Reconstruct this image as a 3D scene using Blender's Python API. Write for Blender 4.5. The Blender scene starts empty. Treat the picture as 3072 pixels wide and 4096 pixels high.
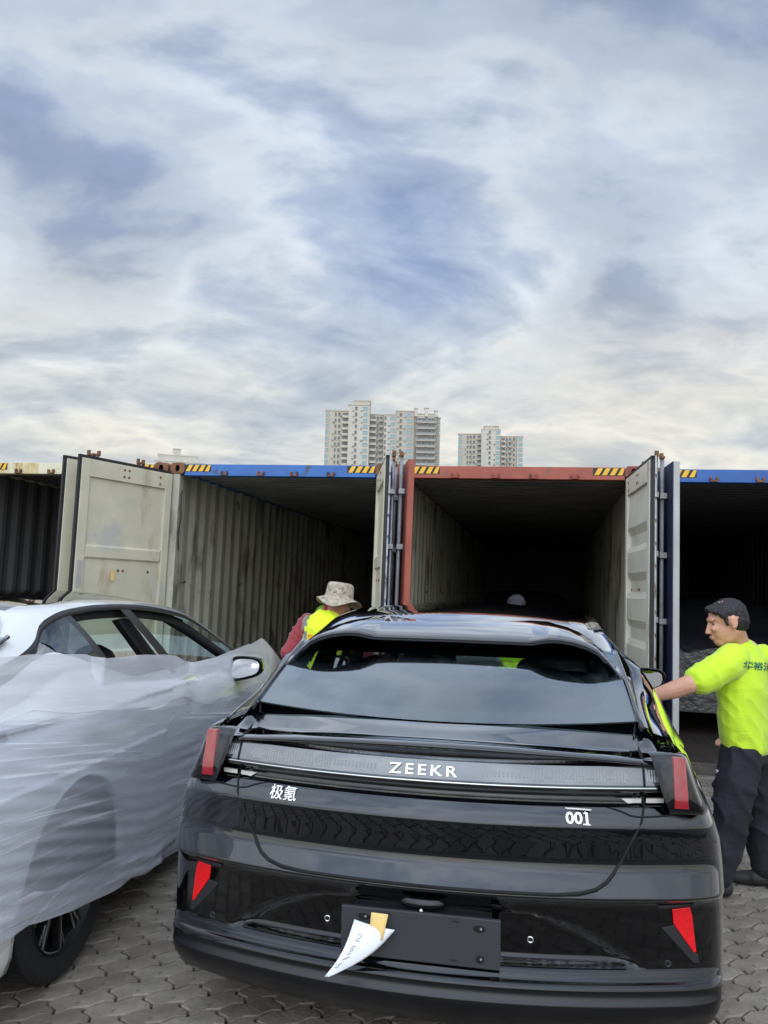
import bpy, bmesh, math, random
import numpy as np
from mathutils import Vector, Matrix, noise
from mathutils.bvhtree import BVHTree
random.seed(11)
rng = np.random.default_rng(5)
rad = math.radians
sc = bpy.context.scene
COL = sc.collection

# ------------------------------------------------------------------ camera
PITCH, ROLL, CAMH = .0988, .0267, 1.5945
cd = bpy.data.cameras.new('camera'); cam = bpy.data.objects.new('camera', cd); COL.objects.link(cam)
fw = Vector((0, math.cos(PITCH), math.sin(PITCH))); u0 = Vector((0, -math.sin(PITCH), math.cos(PITCH))); r0 = Vector((1, 0, 0))
rt = r0*math.cos(ROLL) + u0*math.sin(ROLL); up = u0*math.cos(ROLL) - r0*math.sin(ROLL)
cam.matrix_world = Matrix(((rt.x, up.x, -fw.x, 0), (rt.y, up.y, -fw.y, 0), (rt.z, up.z, -fw.z, CAMH), (0, 0, 0, 1)))
cd.sensor_fit = 'HORIZONTAL'; cd.sensor_width = 36; cd.lens = 3232.7/3072*36
cd.clip_start = .05; cd.clip_end = 5000
sc.camera = cam

# ------------------------------------------------------------------ world: cloudy daylight
SUN_EL, SUN_AZ = rad(48), rad(194)     # azimuth measured from +Y towards +X
w = bpy.data.worlds.new('World'); sc.world = w; w.use_nodes = True
nt = w.node_tree; nt.nodes.clear()
def N(t, tree=None, **kw):
    n = (tree or nt).nodes.new(t)
    for k, v in kw.items(): setattr(n, k, v)
    return n
def L(a, b, tree=None): (tree or nt).links.new(a, b)
def math_node(tree, op, a, b=None, clamp=False):
    n = tree.nodes.new('ShaderNodeMath'); n.operation = op; n.use_clamp = clamp
    for i, v in enumerate((a, b)):
        if v is None: continue
        if isinstance(v, (int, float)): n.inputs[i].default_value = v
        else: tree.links.new(v, n.inputs[i])
    return n.outputs[0]
def ramp(tree, fac, stops, interp='LINEAR'):
    n = tree.nodes.new('ShaderNodeValToRGB'); n.color_ramp.interpolation = interp
    e = n.color_ramp.elements
    while len(e) < len(stops): e.new(.5)
    for i, (p, c) in enumerate(stops):
        e[i].position = p; e[i].color = (*c, 1) if len(c) == 3 else c
    tree.links.new(fac, n.inputs[0]); return n.outputs[0]
def mixc(tree, fac, a, b, blend='MIX'):
    n = tree.nodes.new('ShaderNodeMix'); n.data_type = 'RGBA'; n.blend_type = blend
    for i, v in ((0, fac), (6, a), (7, b)):
        if isinstance(v, (int, float)): n.inputs[i].default_value = v
        elif isinstance(v, tuple): n.inputs[i].default_value = (*v, 1) if len(v) == 3 else v
        else: tree.links.new(v, n.inputs[i])
    return n.outputs[2]
def noisen(tree, vec, scale, detail=4, rough=.5, dist=0.0):
    n = tree.nodes.new('ShaderNodeTexNoise'); n.inputs['Scale'].default_value = scale
    n.inputs['Detail'].default_value = detail; n.inputs['Roughness'].default_value = rough; n.inputs['Distortion'].default_value = dist
    if vec is not None: tree.links.new(vec, n.inputs['Vector'])
    return n.outputs['Fac']
def mapping(tree, vec, loc=(0, 0, 0), rot=(0, 0, 0), scale=(1, 1, 1)):
    n = tree.nodes.new('ShaderNodeMapping'); n.inputs['Location'].default_value = loc; n.inputs['Rotation'].default_value = rot; n.inputs['Scale'].default_value = scale
    tree.links.new(vec, n.inputs['Vector']); return n.outputs[0]

sky = N('ShaderNodeTexSky', sky_type='NISHITA', sun_disc=False, sun_elevation=SUN_EL, sun_rotation=SUN_AZ)
tc = N('ShaderNodeTexCoord'); sep = N('ShaderNodeSeparateXYZ'); L(tc.outputs['Generated'], sep.inputs[0])
zc = math_node(nt, 'MAXIMUM', sep.outputs[2], 0.0)
den = math_node(nt, 'ADD', zc, .22)
px = math_node(nt, 'DIVIDE', sep.outputs[0], den); py = math_node(nt, 'DIVIDE', sep.outputs[1], den)
cmb = N('ShaderNodeCombineXYZ'); L(px, cmb.inputs[0]); L(py, cmb.inputs[1])
pl = cmb.outputs[0]
SEED = (5.5, 9.1)
def layer(loc, rot, sc2, scale, detail, rough, dist, shift):
    a = noisen(nt, mapping(nt, pl, (*loc, 0), (0, 0, rot), (*sc2, 1)), scale, detail, rough, dist)
    b_ = noisen(nt, mapping(nt, pl, (loc[0]+shift, loc[1]-shift, 0), (0, 0, rot), (*sc2, 1)), scale, detail, rough, dist)
    return a, math_node(nt, 'SUBTRACT', a, b_)
big, big_r = layer(SEED, rad(40), (.8, 1.2), 1.25, 8, .53, .35, .05)
fine, fine_r = layer((SEED[0]+4.2, SEED[1]+2.5), rad(-28), (1, 1.25), 3.6, 9, .55, .35, .025)
dens = math_node(nt, 'ADD', math_node(nt, 'MULTIPLY', big, .78), math_node(nt, 'MULTIPLY', fine, .22))
relief = math_node(nt, 'ADD', math_node(nt, 'MULTIPLY', big_r, 1.0), math_node(nt, 'MULTIPLY', fine_r, .5))
S = 9.0
def sc_(c): return tuple(v*S for v in c)
upper = ramp(nt, dens, [(.34, sc_((.34, .45, .69))), (.43, sc_((.50, .60, .77))), (.50, sc_((.72, .79, .88))), (.55, sc_((.56, .64, .76))), (.63, sc_((.31, .39, .55)))], 'EASE')
lower = ramp(nt, math_node(nt, 'ADD', math_node(nt, 'MULTIPLY', big, .68), math_node(nt, 'MULTIPLY', fine, .32)), [(.38, sc_((.47, .53, .60))), (.45, sc_((.60, .64, .67))), (.51, sc_((.76, .77, .74))), (.56, sc_((.88, .85, .77))), (.62, sc_((.60, .62, .62))), (.68, sc_((.48, .51, .54)))])
hz = ramp(nt, zc, [(.17, (1, 1, 1)), (.43, (0, 0, 0))], 'EASE')
clouds = mixc(nt, 1.0, mixc(nt, hz, upper, lower), math_node(nt, 'ADD', 1.0, relief), 'MULTIPLY')
clouds = mixc(nt, 1.0, clouds, ramp(nt, zc, [(.35, (1, 1, 1)), (.75, (.84, .86, .90))]), 'MULTIPLY')
# thin cloud in front of the sun glows softly
dotn = N('ShaderNodeVectorMath', operation='DOT_PRODUCT'); L(tc.outputs['Generated'], dotn.inputs[0]); dotn.inputs[1].default_value = (math.sin(SUN_AZ)*math.cos(SUN_EL-rad(8)), math.cos(SUN_AZ)*math.cos(SUN_EL-rad(8)), math.sin(SUN_EL-rad(8)))
glow = math_node(nt, 'POWER', math_node(nt, 'MAXIMUM', dotn.outputs['Value'], 0.0), 4.0)
clouds = mixc(nt, 1.0, clouds, math_node(nt, 'ADD', 1.0, math_node(nt, 'MULTIPLY', glow, 4.2)), 'MULTIPLY')
cover = ramp(nt, math_node(nt, 'ADD', dens, math_node(nt, 'MULTIPLY', hz, .3)), [(.33, (.72, .72, .72)), (.47, (.97, .97, .97))])
col = mixc(nt, cover, sky.outputs[0], clouds)
bg = N('ShaderNodeBackground'); bg.inputs['Strength'].default_value = .1
wo = N('ShaderNodeOutputWorld'); L(col, bg.inputs['Color']); L(bg.outputs[0], wo.inputs[0])

sd = bpy.data.lights.new('sun', 'SUN'); sd.energy = .6; sd.angle = rad(179); sd.color = (1, .96, .9)
sun = bpy.data.objects.new('sun', sd); COL.objects.link(sun)
sdir = Vector((math.sin(SUN_AZ)*math.cos(SUN_EL), math.cos(SUN_AZ)*math.cos(SUN_EL), math.sin(SUN_EL)))
sun.rotation_euler = sdir.to_track_quat('Z', 'Y').to_euler(); sun.location = sdir*50

vs = sc.view_settings; vs.view_transform = 'Standard'; vs.look = 'None'; vs.exposure = .15; vs.gamma = 1; vs.use_curve_mapping = False

# ------------------------------------------------------------------ helpers
class MB:
    """collects verts/faces of one part"""
    def __init__(s): s.v = []; s.f = []; s.mi = []
    def add(s, vs_, fs, mi=0):
        o = len(s.v); s.v += [tuple(map(float, p)) for p in vs_]; s.f += [tuple(i+o for i in f) for f in fs]; s.mi += [mi]*len(fs); return s
    def box(s, lo, hi, mi=0, M=None):
        x0, y0, z0 = lo; x1, y1, z1 = hi
        P = [(x0, y0, z0), (x1, y0, z0), (x1, y1, z0), (x0, y1, z0), (x0, y0, z1), (x1, y0, z1), (x1, y1, z1), (x0, y1, z1)]
        if M is not None: P = [tuple(M @ Vector(p)) for p in P]
        return s.add(P, [(3, 2, 1, 0), (4, 5, 6, 7), (0, 1, 5, 4), (1, 2, 6, 5), (2, 3, 7, 6), (3, 0, 4, 7)], mi)
    def prism(s, poly, d, mi=0):
        """poly: list of 3D points (planar loop), extruded by vector d"""
        n = len(poly); d = Vector(d); P = [Vector(p) for p in poly]; Q = [p+d for p in P]
        return s.add(P+Q, [tuple(range(n))[::-1], tuple(range(n, 2*n))]+[(i, (i+1) % n, (i+1) % n+n, i+n) for i in range(n)], mi)
    def grid(s, rows, mi=0, close=False, flip=False):
        R_ = len(rows); Cn = len(rows[0]); P = [p for r in rows for p in r]; F = []
        for i in range(R_-1):
            for j in range(Cn-(0 if close else 1)):
                a, b = i*Cn+j, i*Cn+(j+1) % Cn
                q = (a, b, b+Cn, a+Cn); F.append(q[::-1] if flip else q)
        return s.add(P, F, mi)
    def tube(s, pts, r, n=8, mi=0, cap=True):
        pts = [Vector(p) for p in pts]; rs = r if isinstance(r, (list, tuple)) else [r]*len(pts)
        rows = []
        t0 = (pts[1]-pts[0]).normalized(); a = t0.orthogonal().normalized()
        for i, p in enumerate(pts):
            t = (pts[min(i+1, len(pts)-1)]-pts[max(i-1, 0)]).normalized()
            a = (a-t*a.dot(t)).normalized(); b = t.cross(a)
            rows.append([p+(a*math.cos(k*2*math.pi/n)+b*math.sin(k*2*math.pi/n))*rs[i] for k in range(n)])
        o = len(s.v); s.grid(rows, mi, close=True)
        if cap:
            m = len(pts)
            s.f += [tuple(o+k for k in range(n))[::-1], tuple(o+(m-1)*n+k for k in range(n))]; s.mi += [mi, mi]
        return s
    def lathe(s, prof, M=None, n=24, mi=0):
        """prof: (radius, axial) ; axis = local Z mapped by M"""
        rows = []
        for r, z in prof:
            row = []
            for k in range(n):
                p = Vector((r*math.cos(k*2*math.pi/n), r*math.sin(k*2*math.pi/n), z)); row.append(M @ p if M is not None else p)
            rows.append(row)
        return s.grid(rows, mi, close=True)
    def build(s, name, mats, parent=None, smooth=False, bevel=0.0, angle=None):
        used = sorted({i for f in s.f for i in f})
        if len(used) < len(s.v):
            ix = {i: k for k, i in enumerate(used)}; s.v = [s.v[i] for i in used]; s.f = [tuple(ix[i] for i in f) for f in s.f]
        me = bpy.data.meshes.new(name); me.from_pydata(s.v, [], s.f)
        for m in (mats if isinstance(mats, (list, tuple)) else [mats]): me.materials.append(m)
        if len(set(s.mi)) > 1 or (s.mi and s.mi[0]): me.polygons.foreach_set('material_index', s.mi)
        if smooth or angle: me.polygons.foreach_set('use_smooth', [True]*len(me.polygons))
        me.update()
        if angle: me.set_sharp_from_angle(angle=rad(angle))
        o = bpy.data.objects.new(name, me); COL.objects.link(o)
        if parent: o.parent = parent
        if bevel:
            md = o.modifiers.new('b', 'BEVEL'); md.width = bevel; md.segments = 2; md.limit_method = 'ANGLE'; md.angle_limit = rad(40)
        return o
def thing(name, label, cat, loc=(0, 0, 0), rot=(0, 0, 0), group=None):
    o = bpy.data.objects.new(name, None); COL.objects.link(o); o.empty_display_size = .2
    o.location = loc; o.rotation_euler = rot; o['label'] = label; o['category'] = cat
    if group: o['group'] = group
    return o
def tag(o, label, cat, group=None):
    o['label'] = label; o['category'] = cat
    if group: o['group'] = group
    return o
def copy_tree(o, parent=None):
    c = o.copy(); COL.objects.link(c)
    if parent: c.parent = parent
    for ch in list(o.children): copy_tree(ch, c)
    return c
def share(name, me, parent, loc=(0, 0, 0), rot=(0, 0, 0), scale=(1, 1, 1)):
    o = bpy.data.objects.new(name, me); COL.objects.link(o); o.parent = parent
    o.location = loc; o.rotation_euler = rot; o.scale = scale; return o
def itp(tab, x):
    return float(np.interp(x, [a for a, b in tab], [b for a, b in tab]))
def text_mesh(txt, size, extrude, spacing=1.0, offset=0.0):
    cu = bpy.data.curves.new('lettering', 'FONT'); cu.body = txt; cu.size = size; cu.extrude = extrude; cu.offset = offset; cu.space_character = spacing
    cu.align_x = 'CENTER'; cu.align_y = 'CENTER'; cu.resolution_u = 3
    o = bpy.data.objects.new('lettering', cu); me = evaluated(o)
    bpy.data.objects.remove(o); return me
WORK = bpy.data.scenes.new('work')
def evaluated(o):
    """mesh of o with its modifiers applied, worked out in a scratch scene"""
    WORK.collection.objects.link(o)
    with bpy.context.temp_override(scene=WORK, view_layer=WORK.view_layers[0]): dg = bpy.context.evaluated_depsgraph_get()
    dg.update(); me = bpy.data.meshes.new_from_object(o.evaluated_get(dg)); WORK.collection.objects.unlink(o); return me

# ------------------------------------------------------------------ materials
MATS = {}
def mat(name, base, rough=.5, metal=0., ior=1.5, coat=0., spec=None, var=None, bump=None, wear=None, sheen=0, objcoord=True, ao=None):
    """var=(scale, amount, detail[, stretch]) brightness variation; bump=(scale, strength, detail[, stretch]); wear=(colour, threshold, scale[, stretch])"""
    if name in MATS: return MATS[name]
    m = bpy.data.materials.new(name); m.use_nodes = True; t = m.node_tree; b = t.nodes['Principled BSDF']
    b.inputs['Roughness'].default_value = rough; b.inputs['Metallic'].default_value = metal; b.inputs['IOR'].default_value = ior
    b.inputs['Coat Weight'].default_value = coat; b.inputs['Coat Roughness'].default_value = .02
    if sheen: b.inputs['Sheen Weight'].default_value = sheen
    if spec is not None: b.inputs['Specular IOR Level'].default_value = spec
    tcn = t.nodes.new('ShaderNodeTexCoord'); vec = tcn.outputs['Object']
    colr = None
    if var:
        st = var[3] if len(var) > 3 else (1, 1, 1)
        f = noisen(t, mapping(t, vec, scale=st), var[0], var[2], .6)
        lo = tuple(c*(1-var[1]) for c in base); hi = tuple(min(1, c*(1+var[1])) for c in base)
        colr = ramp(t, f, [(.3, lo), (.7, hi)])
    if wear:
        for wr in (wear if isinstance(wear, list) else [wear]):
            wc, th, scl = wr[:3]; st = wr[3] if len(wr) > 3 else (1, 1, 1)
            f = noisen(t, mapping(t, vec, scale=st, loc=(scl, th*7, 1)), scl, 6, .65)
            msk = ramp(t, f, [(th-.04, (0, 0, 0)), (th+.05, (1, 1, 1))])
            colr = mixc(t, msk, colr if colr is not None else base, wc)
    if colr is not None: t.links.new(colr, b.inputs['Base Color'])
    else: b.inputs['Base Color'].default_value = (*base, 1)
    if bump:
        st = bump[3] if len(bump) > 3 else (1, 1, 1)
        bn = t.nodes.new('ShaderNodeBump'); bn.inputs['Strength'].default_value = bump[1]; bn.inputs['Distance'].default_value = .02
        t.links.new(noisen(t, mapping(t, vec, scale=st), bump[0], bump[2], .6), bn.inputs['Height']); t.links.new(bn.outputs[0], b.inputs['Normal'])
    MATS[name] = m; return m
def glass_mat(name, tint, f0=.04, gain=.9, power=2.2, rough=.0):
    if name in MATS: return MATS[name]
    m = bpy.data.materials.new(name); m.use_nodes = True; t = m.node_tree; t.nodes.clear()
    out = t.nodes.new('ShaderNodeOutputMaterial'); mx = t.nodes.new('ShaderNodeMixShader'); tr = t.nodes.new('ShaderNodeBsdfTransparent'); gl = t.nodes.new('ShaderNodeBsdfGlossy'); lw = t.nodes.new('ShaderNodeLayerWeight')
    lw.inputs['Blend'].default_value = .5; tr.inputs[0].default_value = (*tint, 1); gl.inputs['Roughness'].default_value = rough; gl.inputs['Color'].default_value = (.80, .91, 1, 1)
    fac = math_node(t, 'ADD', math_node(t, 'MULTIPLY', math_node(t, 'POWER', lw.outputs['Facing'], power), gain), f0, clamp=True)
    t.links.new(fac, mx.inputs[0]); t.links.new(tr.outputs[0], mx.inputs[1]); t.links.new(gl.outputs[0], mx.inputs[2]); t.links.new(mx.outputs[0], out.inputs[0])
    MATS[name] = m; return m

M_PAVER = [mat('paver_concrete_%s' % n, c, .85, var=(9, .26, 6), bump=(60, .35, 4), wear=[((.12, .105, .085), .65, 4), ((.055, .062, .04), .68, 14), ((.38, .345, .29), .70, 22)]) for n, c in (('a', (.215, .186, .150)), ('b', (.245, .214, .174)), ('c', (.18, .155, .124)))]
M_SAND = mat('joint_sand', (.03, .028, .022), .95, var=(20, .4, 4))
RUST = (.17, .07, .025); DIRT = (.10, .085, .06)
M_BEIGE = mat('beige_container_paint', (.58, .54, .41), .5, var=(3, .1, 5), wear=[((.46, .40, .28), .60, 3.5, (1, 1, .25)), ((.48, .48, .43), .63, 2.2), (RUST, .715, 9, (1, 1, .5))], bump=(14, .10, 4))
M_BEIGE_RUSTY = mat('rusty_beige_paint', (.62, .58, .42), .55, var=(3, .12, 5), wear=[((.50, .36, .12), .56, 4, (1, 1, .3)), (RUST, .60, 5)])
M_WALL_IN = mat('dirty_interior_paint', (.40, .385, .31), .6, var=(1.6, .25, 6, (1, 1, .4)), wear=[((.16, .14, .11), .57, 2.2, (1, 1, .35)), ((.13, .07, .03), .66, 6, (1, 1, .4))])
M_WALL_SHADED = mat('shaded_interior_paint', (.085, .085, .085), .65, var=(1.6, .25, 6, (1, 1, .4)))  # interior paint darkened to carry the shade deep in the containers
M_ROOF_IN = mat('dusty_ceiling_paint', (.22, .21, .19), .65, var=(1.6, .3, 6))
M_BLUE = mat('blue_container_paint', (.028, .13, .40), .45, var=(4, .15, 5), wear=[((.05, .05, .06), .63, 6), ((.20, .25, .3), .69, 9), (RUST, .72, 11)])
M_BLUE2 = mat('blue_container_paint_darker', (.02, .10, .34), .45, var=(4, .15, 5), wear=[(RUST, .70, 9)])
M_BLUE_SHADED = mat('shaded_blue_paint', (.012, .03, .09), .5, var=(4, .2, 5)); M_MIDGREY = mat('mid_grey_paint', (.40, .40, .38), .5, var=(3, .15, 5))  # navy: shade on the blue door face put into its colour
M_RED = mat('red_container_paint', (.33, .075, .045), .5, var=(4, .15, 5), wear=[((.2, .09, .06), .63, 6), ((.45, .25, .2), .69, 7)])
M_RUSTY = mat('rusty_steel', (.20, .085, .035), .75, var=(8, .4, 6), wear=[((.05, .035, .03), .58, 9)], bump=(50, .3, 4))
M_BROWN_RED = mat('oxide_red_steel', (.26, .06, .04), .65, var=(8, .3, 6), wear=[((.08, .04, .03), .6, 9)])
M_RUBBER = mat('black_rubber', (.012, .013, .015), .6, var=(12, .3, 3))
M_GALV = mat('galvanised_steel', (.36, .36, .36), .45, .6, var=(10, .2, 4), wear=[((.16, .12, .09), .64, 8, (1, 1, .3))])
M_GREYROD = mat('grey_painted_rod', (.30, .31, .32), .5, .2, var=(10, .2, 4), wear=[((.12, .10, .09), .64, 8, (1, 1, .3))])
M_YELLOW = mat('hazard_yellow', (.80, .45, .03), .5, var=(14, .12, 4))
M_BLACKTAPE = mat('hazard_black', (.012, .014, .012), .5)
M_PLY = mat('container_floor_plywood', (.045, .034, .026), .75, var=(3, .3, 6, (6, .6, 1)))
M_SILL = mat('worn_sill_steel', (.06, .05, .045), .7, var=(6, .4, 5), wear=[((.2, .15, .1), .64, 7)])
M_HOLE = mat('dark_cavity', (.004, .004, .004), .9)
M_GREYPAINT = mat('pale_cream_paint', (.60, .58, .49), .5, var=(3, .1, 5), wear=[((.35, .29, .2), .64, 4, (1, 1, .25))])

def coat_mat(name, base, f0, gain, power, rough):
    m = bpy.data.materials.new(name); m.use_nodes = True; t = m.node_tree; t.nodes.clear()
    out = t.nodes.new('ShaderNodeOutputMaterial'); mx = t.nodes.new('ShaderNodeMixShader'); df = t.nodes.new('ShaderNodeBsdfDiffuse'); gl = t.nodes.new('ShaderNodeBsdfGlossy'); lw = t.nodes.new('ShaderNodeLayerWeight')
    lw.inputs['Blend'].default_value = .5; df.inputs[0].default_value = (*base, 1); gl.inputs['Color'].default_value = (.97, .98, 1, 1); gl.inputs['Roughness'].default_value = rough
    fac = math_node(t, 'ADD', math_node(t, 'MULTIPLY', math_node(t, 'POWER', lw.outputs['Facing'], power), gain), f0, clamp=True)
    tcn = t.nodes.new('ShaderNodeTexCoord'); bn = t.nodes.new('ShaderNodeBump'); bn.inputs['Strength'].default_value = .02; bn.inputs['Distance'].default_value = .02
    t.links.new(noisen(t, tcn.outputs['Object'], 3.0, 2, .5), bn.inputs['Height']); t.links.new(bn.outputs[0], gl.inputs['Normal'])
    t.links.new(fac, mx.inputs[0]); t.links.new(df.outputs[0], mx.inputs[1]); t.links.new(gl.outputs[0], mx.inputs[2]); t.links.new(mx.outputs[0], out.inputs[0])
    MATS[name] = m; return m
M_BLACKPAINT = coat_mat('black_car_paint', (.0012, .0015, .003), .05, 1.5, 2.3, .02)
M_WHITEPAINT = mat('white_car_paint', (.74, .76, .75), .08, coat=1.0)
M_GLOSSBLACK = coat_mat('gloss_black_trim', (.0015, .0015, .002), .035, 1.2, 2.4, .06)
M_SATIN = mat('satin_black_plastic', (.010, .0105, .013), .32, ior=1.6)
M_DIFFUSER = mat('satin_diffuser_plastic', (.006, .006, .0075), .30, ior=1.45)
M_PLASTIC = mat('matte_black_plastic', (.016, .017, .02), .5, var=(60, .15, 2))
M_PLATE = mat('plate_holder_plastic', (.034, .037, .042), .55, var=(5, .12, 3))
M_ROOFGLASS = coat_mat('roof_glass', (.003, .003, .004), .05, .8, 1.8, .02)
M_LENSBAR = coat_mat('smoked_lamp_cover', (.06, .06, .058), .11, .8, 1.7, .05)
M_LED = mat('led_fins', (.22, .22, .22), .4)
M_REDLENS = coat_mat('red_lamp_lens', (.26, .004, .014), .06, .9, 1.8, .08)
M_REFLECTOR = mat('red_reflector', (.72, .010, .014), .25, var=(90, .12, 2))
M_CHROME = mat('satin_chrome', (.62, .63, .63), .16, 1.0)
M_LETTER = mat('bright_letter_metal', (.95, .95, .92), .22, .25)
M_CREAM = mat('reversing_lens', (.55, .53, .47), .15)
M_TYRE = mat('tyre_rubber', (.012, .012, .013), .75, bump=(40, .2, 3))
M_RIM = mat('dark_alloy', (.02, .02, .022), .3, .5)
M_RIMEDGE = mat('machined_alloy', (.55, .54, .52), .25, .9)
M_MIRROR = mat('mirror_glass', (.85, .87, .88), .02, 1.0)
M_SEAT = mat('dark_seat', (.012, .012, .016), .7)
M_SEAM = mat('panel_gap', (.002, .002, .0025), .8)
G_REAR = glass_mat('rear_window_glass', (.55, .72, .68), .07, .95, 1.5)
G_SIDE = glass_mat('side_window_glass', (.22, .24, .27), .04, .8, 3.2)
G_FRONT = glass_mat('windscreen_glass', (.78, .92, .88), .04, .9, 3.5)
M_SKIN = mat('skin', (.56, .29, .19), .5, var=(14, .12, 4), bump=(120, .05, 3))
M_SKIN2 = mat('skin_tanned', (.36, .17, .10), .5, var=(14, .12, 4))
M_HAIR = mat('black_hair', (.016, .014, .017), .55, bump=(70, .5, 4, (1, 1, .3)))
M_LIME = mat('lime_tshirt_cloth', (.55, .80, .025), .85, sheen=.2, var=(4, .08, 4), wear=[((.42, .60, .02), .61, 4.5)], bump=(11, .25, 4))
M_VEST = mat('hi_vis_yellow_cloth', (.74, .88, .015), .8, sheen=.2, var=(4, .08, 4), bump=(14, .2, 4))
M_REFL = mat('grey_reflective_tape', (.30, .31, .33), .35, .2)
M_MAROON = mat('maroon_cloth', (.26, .03, .04), .85, sheen=.2, var=(6, .2, 4), bump=(14, .35, 4))
M_GREEN = mat('green_cloth', (.16, .42, .03), .85, var=(6, .2, 4))
M_NAVY = mat('dark_trouser_cloth', (.012, .013, .019), .85, var=(7, .25, 4), bump=(12, .5, 5))
M_SHOE = mat('dark_shoe', (.016, .016, .017), .6)
M_CAMO = mat('camouflage_cloth', (.40, .33, .25), .9, var=(22, .25, 3), wear=[((.15, .15, .10), .56, 26), ((.55, .50, .42), .60, 34), ((.07, .07, .06), .64, 40)], bump=(40, .3, 3))
M_GREYCAP = mat('grey_cap_cloth', (.04, .037, .045), .9, var=(20, .3, 4))
M_PAPER = mat('white_paper', (.80, .82, .86), .8)
M_TAPE = mat('masking_tape', (.78, .55, .20), .7, var=(30, .08, 3))
M_INK = mat('pencil_ink', (.06, .06, .08), .8)
M_ORANGE = mat('orange_print', (.85, .22, .015), .8)
M_TEAL = mat('dark_green_print', (.02, .16, .10), .8)
M_BLACKFILM = mat('black_plastic_film', (.016, .017, .022), .28, ior=1.7, bump=(9, .8, 6))

# stretch film and foam
def film_mat(name, base, alpha, rough, streak, rot, amount, bumpk):
    m = bpy.data.materials.new(name); m.use_nodes = True; t = m.node_tree; b = t.nodes['Principled BSDF']; out = t.nodes['Material Output']
    b.inputs['Base Color'].default_value = (*base, 1); b.inputs['Roughness'].default_value = rough; b.inputs['IOR'].default_value = 1.5
    tcn = t.nodes.new('ShaderNodeTexCoord')
    # rotate in the flank plane (local Y along the car, Z up) and stretch into streaks
    v = mapping(t, mapping(t, tcn.outputs['Object'], rot=(rot, 0, 0)), scale=(.3, streak[0], streak[1]))
    f = noisen(t, v, 1.0, 8, .66, .6)
    tr = t.nodes.new('ShaderNodeBsdfTransparent'); mx = t.nodes.new('ShaderNodeMixShader')
    fac = ramp(t, f, [(.34, (alpha-amount,)*3), (.66, (min(1, alpha+amount),)*3)]) if amount < .1 else ramp(t, f, [(.42, (alpha-amount,)*3), (.56, (alpha-amount*.4,)*3), (.64, (alpha+amount,)*3)])
    t.links.new(fac, mx.inputs[0]); t.links.new(tr.outputs[0], mx.inputs[1]); t.links.new(b.outputs[0], mx.inputs[2]); t.links.new(mx.outputs[0], out.inputs[0])
    bn = t.nodes.new('ShaderNodeBump'); bn.inputs['Strength'].default_value = bumpk; bn.inputs['Distance'].default_value = .02
    t.links.new(f, bn.inputs['Height']); t.links.new(bn.outputs[0], b.inputs['Normal'])
    return m
M_FOAM = film_mat('white_foam_sheet', (.96, .96, 1.0), .42, .5, (1.2, 16), rad(6), .05, .25)
def stretch_film():
    m = bpy.data.materials.new('clear_stretch_film'); m.use_nodes = True; t = m.node_tree; b = t.nodes['Principled BSDF']; out = t.nodes['Material Output']
    b.inputs['Base Color'].default_value = (.88, .89, .95, 1); b.inputs['Roughness'].default_value = .22
    tcn = t.nodes.new('ShaderNodeTexCoord'); o_ = tcn.outputs['Object']
    def streak(rot, sy, sz, lo, hi, seed):  # whiter streaks carry the highlights of the film's creases in colour
        f = noisen(t, mapping(t, mapping(t, o_, rot=(rot, 0, 0)), loc=(seed, seed, 0), scale=(.3, sy, sz)), 1.0, 5, .6, .4)
        return ramp(t, f, [(lo, (0, 0, 0)), (hi, (1, 1, 1))]), f
    s1, f1_ = streak(rad(8), .55, 30, .56, .68, 1); s2, f2n = streak(rad(3), .8, 55, .59, .68, 5); s3, f3n = streak(rad(-14), .9, 30, .62, .72, 9)
    f = math_node(t, 'MAXIMUM', math_node(t, 'MULTIPLY', s1, .62), math_node(t, 'MAXIMUM', math_node(t, 'MULTIPLY', s2, .5), math_node(t, 'MULTIPLY', s3, .45)))
    fac = math_node(t, 'ADD', f, .10, clamp=True)
    tr = t.nodes.new('ShaderNodeBsdfTransparent'); tr.inputs[0].default_value = (.86, .87, .90, 1); mx = t.nodes.new('ShaderNodeMixShader')
    t.links.new(fac, mx.inputs[0]); t.links.new(tr.outputs[0], mx.inputs[1]); t.links.new(b.outputs[0], mx.inputs[2]); t.links.new(mx.outputs[0], out.inputs[0])
    bn = t.nodes.new('ShaderNodeBump'); bn.inputs['Strength'].default_value = .5; bn.inputs['Distance'].default_value = .012
    t.links.new(math_node(t, 'ADD', f1_, f2n), bn.inputs['Height']); t.links.new(bn.outputs[0], b.inputs['Normal']); return m
M_FILM = stretch_film()

# ------------------------------------------------------------------ ground
gm = bpy.data.materials.new('far_paving'); gm.use_nodes = True; t = gm.node_tree; b = t.nodes['Principled BSDF']; b.inputs['Roughness'].default_value = .85
tcn = t.nodes.new('ShaderNodeTexCoord'); br = t.nodes.new('ShaderNodeTexBrick'); t.links.new(mapping(t, tcn.outputs['Object'], rot=(0, 0, rad(-28))), br.inputs['Vector'])
for k, v in (('Color1', (.19, .167, .137, 1)), ('Color2', (.165, .145, .12, 1)), ('Mortar', (.05, .045, .035, 1))): br.inputs[k].default_value = v
br.inputs['Scale'].default_value = 1; br.inputs['Mortar Size'].default_value = .006; br.inputs['Brick Width'].default_value = .225; br.inputs['Row Height'].default_value = .1125
t.links.new(mixc(t, 1.0, br.outputs['Color'], ramp(t, noisen(t, tcn.outputs['Object'], .6, 6, .6), [(.35, (.7, .7, .7)), (.7, (1.1, 1.07, 1.03))]), 'MULTIPLY'), b.inputs['Base Color'])
G = MB(); G.add([(-900, -900, -.03), (900, -900, -.03), (900, 900, -.03), (-900, 900, -.03)], [(0, 1, 2, 3)])
ground = G.build('ground', gm); ground['kind'] = 'structure'
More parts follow.
